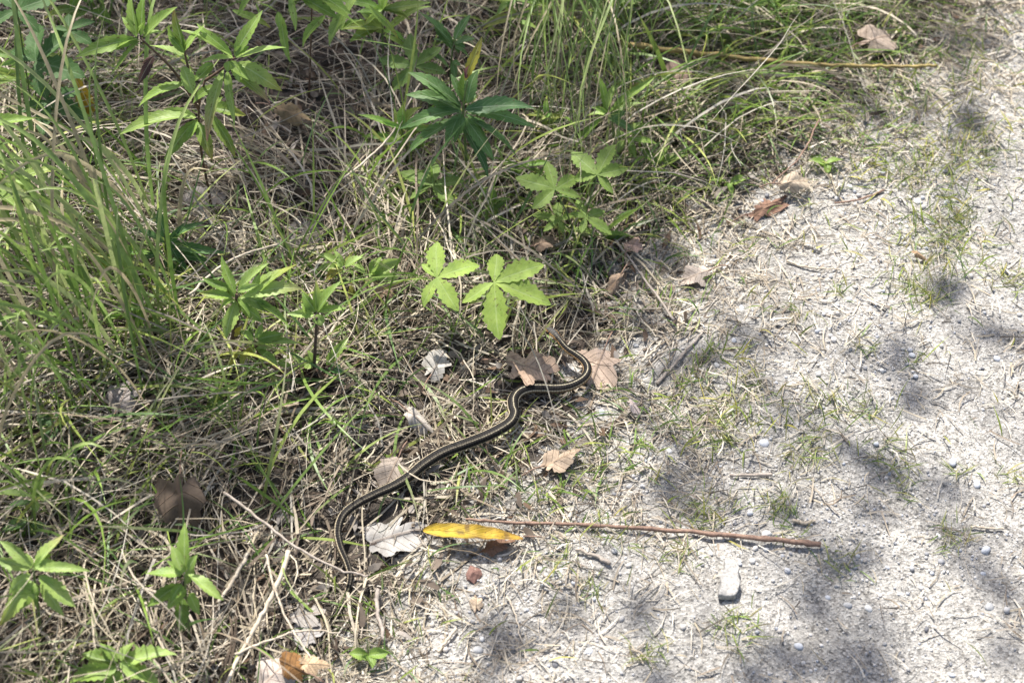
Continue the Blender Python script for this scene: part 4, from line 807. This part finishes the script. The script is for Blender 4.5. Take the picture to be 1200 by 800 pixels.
# chaff at the path edge
x, y = scatter(75000, lambda x, y: np.where(edge_s(x, y) > 0, np.exp(-np.maximum(edge_s(x, y), 0) / 0.20), np.exp(np.minimum(edge_s(x, y), 0) / 0.10)) * 1.0 + np.where(edge_s(x, y) < 0, 0.04 + 0.20 * sstep(0.5, 0.75, vnoise(x, y, 0.11, 16)), 0))
n = len(x); P, S = blades(x, y, height(x, y, False) + rng.uniform(0.001, 0.008, n), rng.uniform(0, 6.28, n), rng.uniform(-0.1, 0.35, n), rng.uniform(0, 0.5, n), rng.uniform(0.006, 0.042, n), rng.uniform(0.0008, 0.0026, n), 3, rng.normal(0, 0.6, n), rng, prof='stalk')
CH = [(0.46, 0.40, 0.30), (0.40, 0.35, 0.28), (0.56, 0.50, 0.41), (0.34, 0.29, 0.225), (0.62, 0.57, 0.48), (0.24, 0.195, 0.15)]
k = clear(P, rng); V, F, C = ribbon(P[k], S[k], pick(CH, n)[k]); tag(build('straw_chaff', V, F, M_STRAW, None, C, None, False), 'short broken bits of straw strewn along the path edge', 'straw litter', kind='stuff')
# green grass through the thatch and over the path edge
GB = np.array([(740, 450, 70, 50, 1.3), (640, 560, 70, 40, 0.8), (800, 470, 70, 50, .9), (700, 540, 60, 40, 1.0), (520, 560, 80, 70, 0.5), (400, 380, 100, 80, 0.55), (230, 480, 120, 90, 0.4), (130, 600, 100, 90, 0.4), (820, 170, 90, 70, 1.1), (900, 110, 110, 70, 1.2), (1020, 150, 80, 60, 1.1), (690, 300, 80, 60, 0.9), (120, 300, 120, 120, 0.25), (460, 740, 60, 50, 0.55), (330, 780, 80, 30, 0.8), (560, 270, 90, 60, 0.5), (330, 200, 120, 90, -0.22), (450, 120, 90, 70, -0.2), (1100, 90, 60, 50, .6), (980, 30, 150, 40, 0.9), (760, 40, 120, 60, .8), (1100, 300, 70, 50, .4), (950, 520, 100, 40, .4), (850, 480, 60, 70, .4), (1060, 200, 90, 60, .5), (1150, 150, 60, 60, .4), (830, 610, 60, 40, .4)], float)
GP = np.array([(1100, 300, 80, 60, .5), (950, 520, 110, 40, .45), (850, 480, 70, 80, .6), (1060, 200, 120, 70, .85), (1150, 130, 80, 80, .85), (960, 260, 70, 50, .5), (830, 610, 70, 40, .5), (1020, 480, 60, 50, .3), (760, 620, 60, 40, .4), (900, 380, 60, 50, .25), (870, 730, 25, 30, .4), (960, 650, 50, 25, .25), (1150, 560, 60, 50, .15)], float)
def gp(px, py):
    d = np.zeros(len(px)) + 0.05
    for b in GP: d = d + b[4] * np.exp(-((px - b[0]) / b[2]) ** 2 - ((py - b[1]) / b[3]) ** 2)
    return np.clip(d, 0, 0.75)
def gd(x, y):
    px, py = proj(np.stack([x, y, np.zeros_like(x)], -1)); d = np.full(len(x), 0.21)
    for b in GB: d = d + b[4] * np.exp(-((px - b[0]) / b[2]) ** 2 - ((py - b[1]) / b[3]) ** 2)
    return np.clip(d, 0.02, 1.2) / 1.2 * np.maximum(sstep(-0.16, 0.02, edge_s(x, y)), gp(px, py))
x, y = scatter(31000, gd); n = len(x); s = edge_s(x, y); hs = sstep(0.02, 0.32, s)
P, S = blades(x, y, height(x, y, False), rng.uniform(0, 6.28, n), rng.uniform(0.3, 1.35, n), rng.uniform(0.3, 1.6, n), (0.018 + 0.03 * rng.random(n)) * (1 - hs) + hs * rng.uniform(0.06, 0.24, n), rng.uniform(0.0012, 0.0024, n) * (1 + 0.6 * hs), 8, rng.normal(0, 0.5, n), rng, stay=0.004)
g = pick(GREEN, n); dry = rng.random(n) < 0.25; g = np.where((s < -0.02)[:, None], g * np.array([1.35, 1.1, 1.0]), g); tipc = np.where(dry[:, None], pick(STRAW[:3], n), g * 1.15)
k = clear(P, rng, 0.92); V, F, C = ribbon(P[k], S[k], g[k], tipc[k]); tag(build('green_grass', V, F, M_GRASS, None, C, None, False), 'thin green grass blades growing up through the dry straw', 'grass', kind='stuff')

# ------------------------------------------------------------------ tall grass clumps, each blade a part
def clump(label, roots, fn_blade, count, pal, seed):
    rn = random.Random(seed); c = at(*roots[0]); root = empty('tall_grass_clump', tuple(c)); tag(root, label, 'grass')
    for i in range(count):
        pts, w, cl = fn_blade(rn, i)
        P = spline(pts, 16); t = np.linspace(0, 1, 16); hw = w * 0.5 * np.minimum(1, 0.5 + 2 * t) * np.clip((1 - t) * 2.5, 0.05, 1)
        T = np.gradient(P, axis=0); V = []; ro = rn.uniform(-0.9, 0.9)
        for q in range(16):
            tt = unit(T[q]); s = unit(np.cross(tt, [0.15, -0.5, 0.85])); nn = np.cross(s, tt); a = ro + 0.6 * t[q]; s2 = s * math.cos(a) + nn * math.sin(a); n2 = np.cross(s2, tt)
            V += [P[q] - s2 * hw[q], P[q] - n2 * hw[q] * 0.35, P[q] + s2 * hw[q]]
        F = [[a * 3 + j, a * 3 + j + 1, a * 3 + 4 + j, a * 3 + 3 + j] for a in range(15) for j in range(2)]
        tp = (t ** 3)[:, None]; cc = np.array(cl) * (1 - 0.35 * tp) + np.array((0.36, 0.33, 0.14)) * 0.35 * tp
        build('blade', V, F, M_GRASS, root, np.repeat(cc, 3, axis=0))
    return root
PALG = [(0.17, 0.28, 0.06), (0.23, 0.34, 0.08), (0.29, 0.39, 0.12), (0.14, 0.23, 0.06), (0.37, 0.44, 0.18), (0.24, 0.36, 0.10), (0.46, 0.40, 0.26), (0.40, 0.34, 0.22)]
def left_blade(rn, i):
    bx, by = rn.uniform(20, 215), rn.uniform(270, 500); b = at(bx, by); L = rn.uniform(0.20, 0.48); k = rn.uniform(0.3, 1.0)
    lean = np.array([-rn.gauss(0.34, 0.3), rn.gauss(0.05, 0.35), 0]); up = np.array([0, 0, 1.0])
    p1 = b + up * L * 0.4 + lean * L * 0.18; p2 = b + up * L * (0.76 - 0.1 * k) + lean * L * 0.55; p3 = b + up * L * (0.92 - 0.32 * k) + lean * L * (1.0 + 0.2 * k)
    return [b, p1, p2, p3], rn.uniform(0.0028, 0.0058), rn.choice(PALG)
clump('tall dense clump of long green blades leaning over the bank', [(90, 430)], left_blade, 105, PALG, 31)
def top_blade(rn, i):
    b = at(rn.uniform(600, 760), rn.uniform(-60, 40)); tx = rn.gauss(675, 62); ty = rn.uniform(110, 280)
    hgt = rn.uniform(0.10, 0.22); e = at(tx, ty, rn.uniform(0.01, 0.06)); m = b * 0.62 + e * 0.38 + np.array([rn.gauss(0, 0.02), 0, hgt]); q = b * 0.25 + e * 0.75 + np.array([rn.gauss(0, 0.015), 0, hgt * 0.62])
    return [b, b * 0.9 + e * 0.1 + np.array([0, 0, hgt * 0.6]), m, q, e], rn.uniform(0.0020, 0.0040), rn.choice(PALG)
clump('drooping clump of long thin grass arching over the lobed leaves', [(680, 0)], top_blade, 75, PALG, 32)
def corner_blade(rn, i):
    b = at(rn.uniform(-120, 60), rn.uniform(470, 640)); L = rn.uniform(0.18, 0.36); lean = np.array([rn.uniform(-0.3, 0.7), rn.uniform(-0.5, 0.4), 0]); k = rn.uniform(0.3, 1)
    up = np.array([0, 0, 1.0]); return [b, b + up * L * 0.4 + lean * L * 0.2, b + up * L * 0.65 + lean * L * 0.6, b + up * L * (0.75 - 0.4 * k) + lean * L], rn.uniform(0.002, 0.004), rn.choice(PALG)
clump('sparse clump of grass blades beside the clover-like leaf', [(10, 560)], corner_blade, 22, PALG, 33)
def wide_blade(rn, i):
    b = at(865, 60); spec = [((865, 60), (840, 36), (800, 34)), ((760, 100), (735, 70), (728, 30)), ((790, 120), (770, 60), (745, 10))][i]
    P = [no_sink(at_plane(q[0], q[1], at(*spec[0])[1])) for q in spec]; return P, 0.007, (0.16, 0.24, 0.05)
clump('three broad green blades beside the long fallen stem', [(865, 60)], wide_blade, 3, PALG, 34)

# small tufts growing in the sand
TUFT = [(940, 530, 34, 34), (1100, 300, 55, 60), (1080, 345, 40, 46), (1120, 260, 40, 40), (865, 735, 26, 26), (1075, 425, 14, 8), (1040, 535, 30, 22), (930, 365, 18, 10), (885, 465, 30, 20), (1060, 570, 14, 10), (1120, 632, 20, 16), (985, 660, 20, 14), (905, 590, 22, 18), (830, 600, 30, 26), (800, 650, 26, 20), (1130, 555, 14, 10),
        (960, 470, 30, 20), (1010, 480, 26, 14), (730, 630, 22, 14), (1150, 170, 40, 30), (1110, 190, 44, 36), (1060, 210, 40, 26), (775, 760, 14, 9), (690, 690, 14, 10), (925, 620, 24, 14), (845, 505, 34, 26), (815, 430, 36, 24), (1185, 560, 14, 10), (1010, 405, 20, 10), (985, 345, 14, 8), (655, 655, 20, 12), (750, 770, 10, 7), (1185, 330, 26, 18), (700, 620, 24, 14)]
for i, (px, py, r, cnt) in enumerate(TUFT):
    c = at(px, py); n = int(cnt * 2.6); rr = r * 0.0011
    x = c[0] + np.clip(rng.normal(0, rr * 0.5, n), -rr, rr); y = c[1] + np.clip(rng.normal(0, rr * 0.5, n), -rr, rr)
    P, S = blades(x, y, height(x, y, False), rng.uniform(0, 6.28, n), rng.uniform(0.1, 1.2, n), rng.uniform(0.1, 1.0, n), rng.uniform(0.012, 0.040, n) * (0.7 + rr * 9), rng.uniform(0.0008, 0.0017, n), 5, rng.normal(0, 0.5, n), rng, stay=0.002)
    g = pick(GREEN + [(0.34, 0.31, 0.12), (0.40, 0.36, 0.18), (0.32, 0.34, 0.10), (0.44, 0.38, 0.26)], n); k = clear(P, rng, 0.9)
    if k.sum() < 3: continue
    V, F, C = ribbon(P[k], S[k], g[k], pick(STRAW[:3] + GREEN[3:], n)[k])
    lab = {(865, 735): 'grass tuft growing at the foot of pale stone chip', (1100, 300): 'broad loose patch of yellow-green grass around a tan leaf sliver', (1130, 555): 'tiny grass tuft beside a smooth blue-grey pebble', (905, 590): 'grass tuft above the thick end of long stick',
           (1075, 425): 'tiny grass sprout between two blue-grey pebbles', (800, 650): 'grass tuft just below the middle of long stick', (655, 655): 'short grass tuft below the yellow leaf tip', (985, 660): 'sparse grass tuft just past the thick end of long stick', (885, 465): 'grass tuft on litter near the short slanting grey stick'}.get((px, py))
    tag(build('grass_tuft', V, F, M_GRASS, None, C, None, False), lab or 'small sparse tuft of short green grass rooted in the open sand', 'grass tuft', None if lab else 'grass tufts on the sandy path')

# ------------------------------------------------------------------ gravel on the path
bm = bmesh.new(); bmesh.ops.create_icosphere(bm, subdivisions=1, radius=1.0); IV = np.array([v.co[:] for v in bm.verts]); IF = np.array([[v.index for v in f.verts] for f in bm.faces]); bm.free()
x, y = scatter(52000, lambda x, y: sstep(0.12, -0.04, edge_s(x, y)) * (0.25 + 0.75 * sstep(0.35, 0.65, vnoise(x, y, 0.12, 31))) * np.where(edge_s(x, y) < -0.9, 0.3, 1), (-0.6, 0.98, 0.78, 2.3)); n = len(x)
r = 0.0007 + 0.0017 * rng.random(n) ** 2.0 + np.where(rng.random(n) < 0.09 * sstep(0.4, 0.7, vnoise(x, y, 0.15, 33)), rng.uniform(0.0008, 0.0026, n), 0); z = height(x, y) + r * 0.2
sc3 = r[:, None] * rng.uniform(0.7, 1.25, (n, 3)); a = rng.uniform(0, 6.28, n); v = IV[None] * (1 + rng.uniform(-.15, .15, (n, len(IV), 1))) * sc3[:, None, :]
v = np.stack([v[..., 0] * np.cos(a)[:, None] - v[..., 1] * np.sin(a)[:, None], v[..., 0] * np.sin(a)[:, None] + v[..., 1] * np.cos(a)[:, None], v[..., 2]], -1) + np.stack([x, y, z], 1)[:, None, :]
F = (IF[None] + (np.arange(n) * len(IV))[:, None, None]).reshape(-1, 3)
GC = pick([(0.44, 0.42, 0.39), (0.38, 0.365, 0.345), (0.32, 0.315, 0.31), (0.49, 0.465, 0.43), (0.25, 0.25, 0.255), (0.36, 0.37, 0.39), (0.41, 0.38, 0.34), (0.54, 0.52, 0.49)], n)
M_GRAV, _, N_, L_, b_ = new_mat('sand_grain'); L_.new(attr(N_, 'Col').outputs['Color'], b_.inputs['Base Color']); b_.inputs['Roughness'].default_value = 0.85
tag(build('fine_gravel', v.reshape(-1, 3), F, M_GRAV, None, np.repeat(GC, len(IV), axis=0), None, False), 'fine pale and grey gravel grains strewn over the sandy path', 'gravel', kind='stuff')

for o in bpy.data.objects:
    if '_o' in o: del o['_o']
